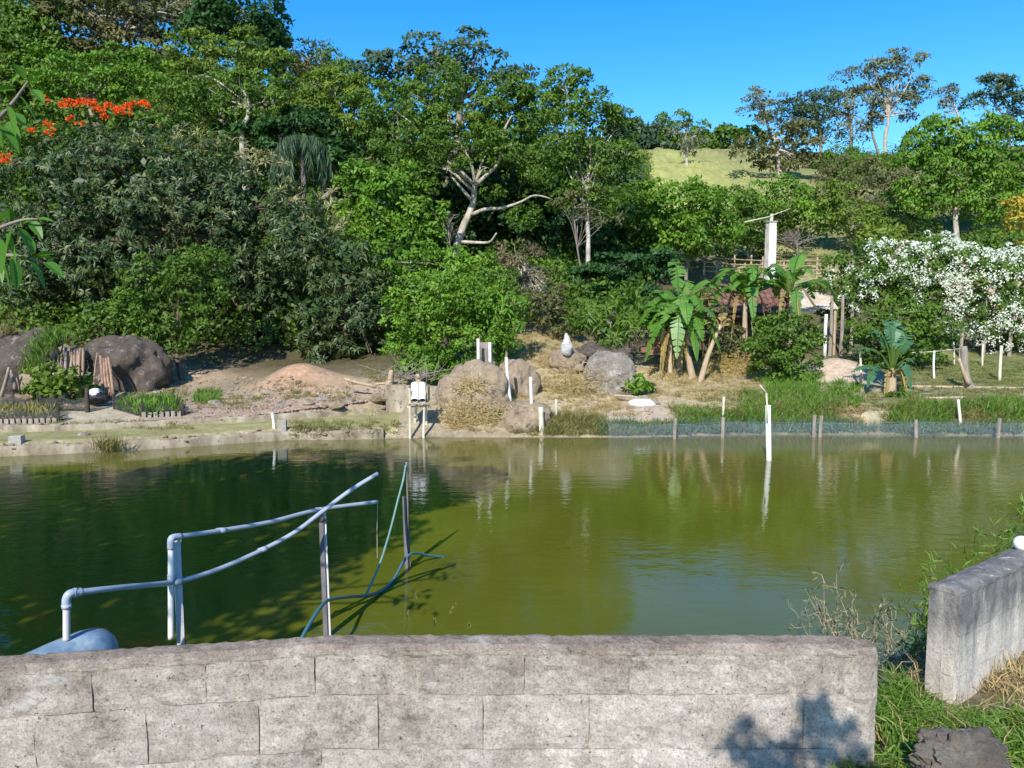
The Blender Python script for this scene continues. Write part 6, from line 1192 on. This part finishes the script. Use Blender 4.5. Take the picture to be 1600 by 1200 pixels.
NB = [(np.array(c_), np.array(r_)) for c_, r_ in [((-6.2, 2.4, 6.6), (2.2, 2.3, 1.7)), ((-9.2, 2.2, 7.0), (2.8, 2.6, 1.9)), ((-4.9, 3.6, 7.8), (1.5, 1.5, 1.1)), ((-12.4, 2.2, 6.6), (3.0, 2.6, 2.0)), ((-15.5, 3, 6.3), (3, 2.6, 2)), ((-7.5, 4.5, 7.6), (2.4, 1.6, 1.3)), ((-6.4, .3, 6.0), (1.8, 1.7, 1.3)), ((-9.5, -.2, 6.0), (2.2, 1.9, 1.4)), ((-12.5, 0, 6.0), (2.4, 1.9, 1.4))]]
limbs(mb, TR[0], TR[-1], NB, .15, 14, 3, path=TR, lo=.6); mb.build('trunk', M['bark_grey'], bt, smooth=True)
Q, ti = crown_quads(NB, rc=.5, n=40, L=.2, W=.11, k=.75, gaps=.04, fill=1.2, back=1.0); quads('crown', Q, M['leaf_mid'], bt, tint=ti)
def near_branch(pts, leafspots):
    P = spline([at(*q) for q in pts], 20); P = np.vstack([spline([TR[8], (TR[8]+P[0])/2+np.array([0, 0, .1]), P[0]], 8)[:-1], P]); mb = MB(); mb.tube(P, [.018, .004], 6); br = mb.build('branch', M['bark_grey'], bt, smooth=True)
    for (px, py, dx, dy, ln) in leafspots:
        b = at(px, py, D+rng.uniform(-.25, .25)); 
        near_leaf_dir = np.array([dx, rng.uniform(-.5, .3), dy]); big_leaf(bt, b, near_leaf_dir, ln*.85*D/1200, ln*.42*D/1200, 'leaf_near', .25)
near_branch([(-60, 210, D), (-10, 190, D), (20, 160, D), (45, 125, D)], [(44, 128, .9, .1, 34), (40, 122, -.3, .6, 34), (50, 140, .9, -.6, 40), (30, 150, .7, -.9, 44), (25, 140, -.8, .1, 36), (10, 165, .3, -1, 46), (20, 175, .8, -.5, 44), (0, 180, .2, -1, 56), (-5, 195, .9, -.9, 56), (-10, 160, .3, .8, 44), (12, 190, .6, -1, 50), (55, 120, 1, .3, 26), (20, 130, .4, .9, 30)])
near_branch([(-60, 390, D), (-20, 365, D), (30, 345, D), (60, 342, D)], [(52, 344, 1, .15, 40), (48, 346, .8, -.7, 38), (36, 350, .8, .5, 36), (30, 356, .4, -1, 44), (20, 358, -.2, -1, 40), (8, 366, .6, -.9, 50), (-4, 372, .3, -1, 56), (40, 368, .8, -.8, 36), (-10, 350, .6, .7, 46), (15, 345, .2, .9, 30)])
near_branch([(-60, 400, D+.2), (-10, 398, D+.1), (40, 402, D), (80, 415, D)], [(70, 410, 1, -.5, 40), (78, 414, .8, -1, 34), (50, 404, .9, .2, 40), (46, 408, .5, -1, 44), (30, 402, .9, -.3, 44), (20, 404, .3, -1, 50), (5, 400, .9, .1, 46), (0, 404, .3, -1, 56), (-15, 400, .7, -.8, 56), (60, 400, 1, .4, 30)])
# ================================================================ TREES BEHIND THE CAMERA (their shade falls on the pond and on the wall)
def behind(label, foot, B, leaf, r0, rc, n, L, W, k, gaps=0, fill=.3):
    BW = [(np.array(c, float), np.array(r, float)) for c, r in B]; z = float(gz(foot[0], foot[1])); t = thing('shade_tree', (foot[0], foot[1], z), label, 'tree'); mb = MB(); limbs(mb, np.array([foot[0], foot[1], z-.1]), BW[0][0]-np.array([0, 0, .8]), BW, r0, 14, 3); mb.build('trunk', M['bark_grey'], t, smooth=True)
    Q, ti = crown_quads(BW, rc=rc, n=n, L=L, W=W, k=k, gaps=gaps, fill=fill, back=1.0); quads('crown', Q, M[leaf], t, tint=ti)
behind('small sparse tree standing just behind the camera', (-.6, -3.2), [(at(px_, py_+38, 2.92)+4.6*np.array(to_sun[:]), (rx_, .2, rz_)) for px_, py_, rx_, rz_ in [(1200, 1172, .12, .07), (1285, 1145, .09, .09), (1090, 1188, .09, .04), (1180, 1085, .03, .05), (1330, 1185, .08, .06), (1240, 1215, .2, .08)]], 'leaf_mid', .018, .09, 9, .085, .045, .42, .25, .1)
print('objects', len(bpy.data.objects), 'polys', sum(len(m_.polygons) for m_ in bpy.data.meshes))
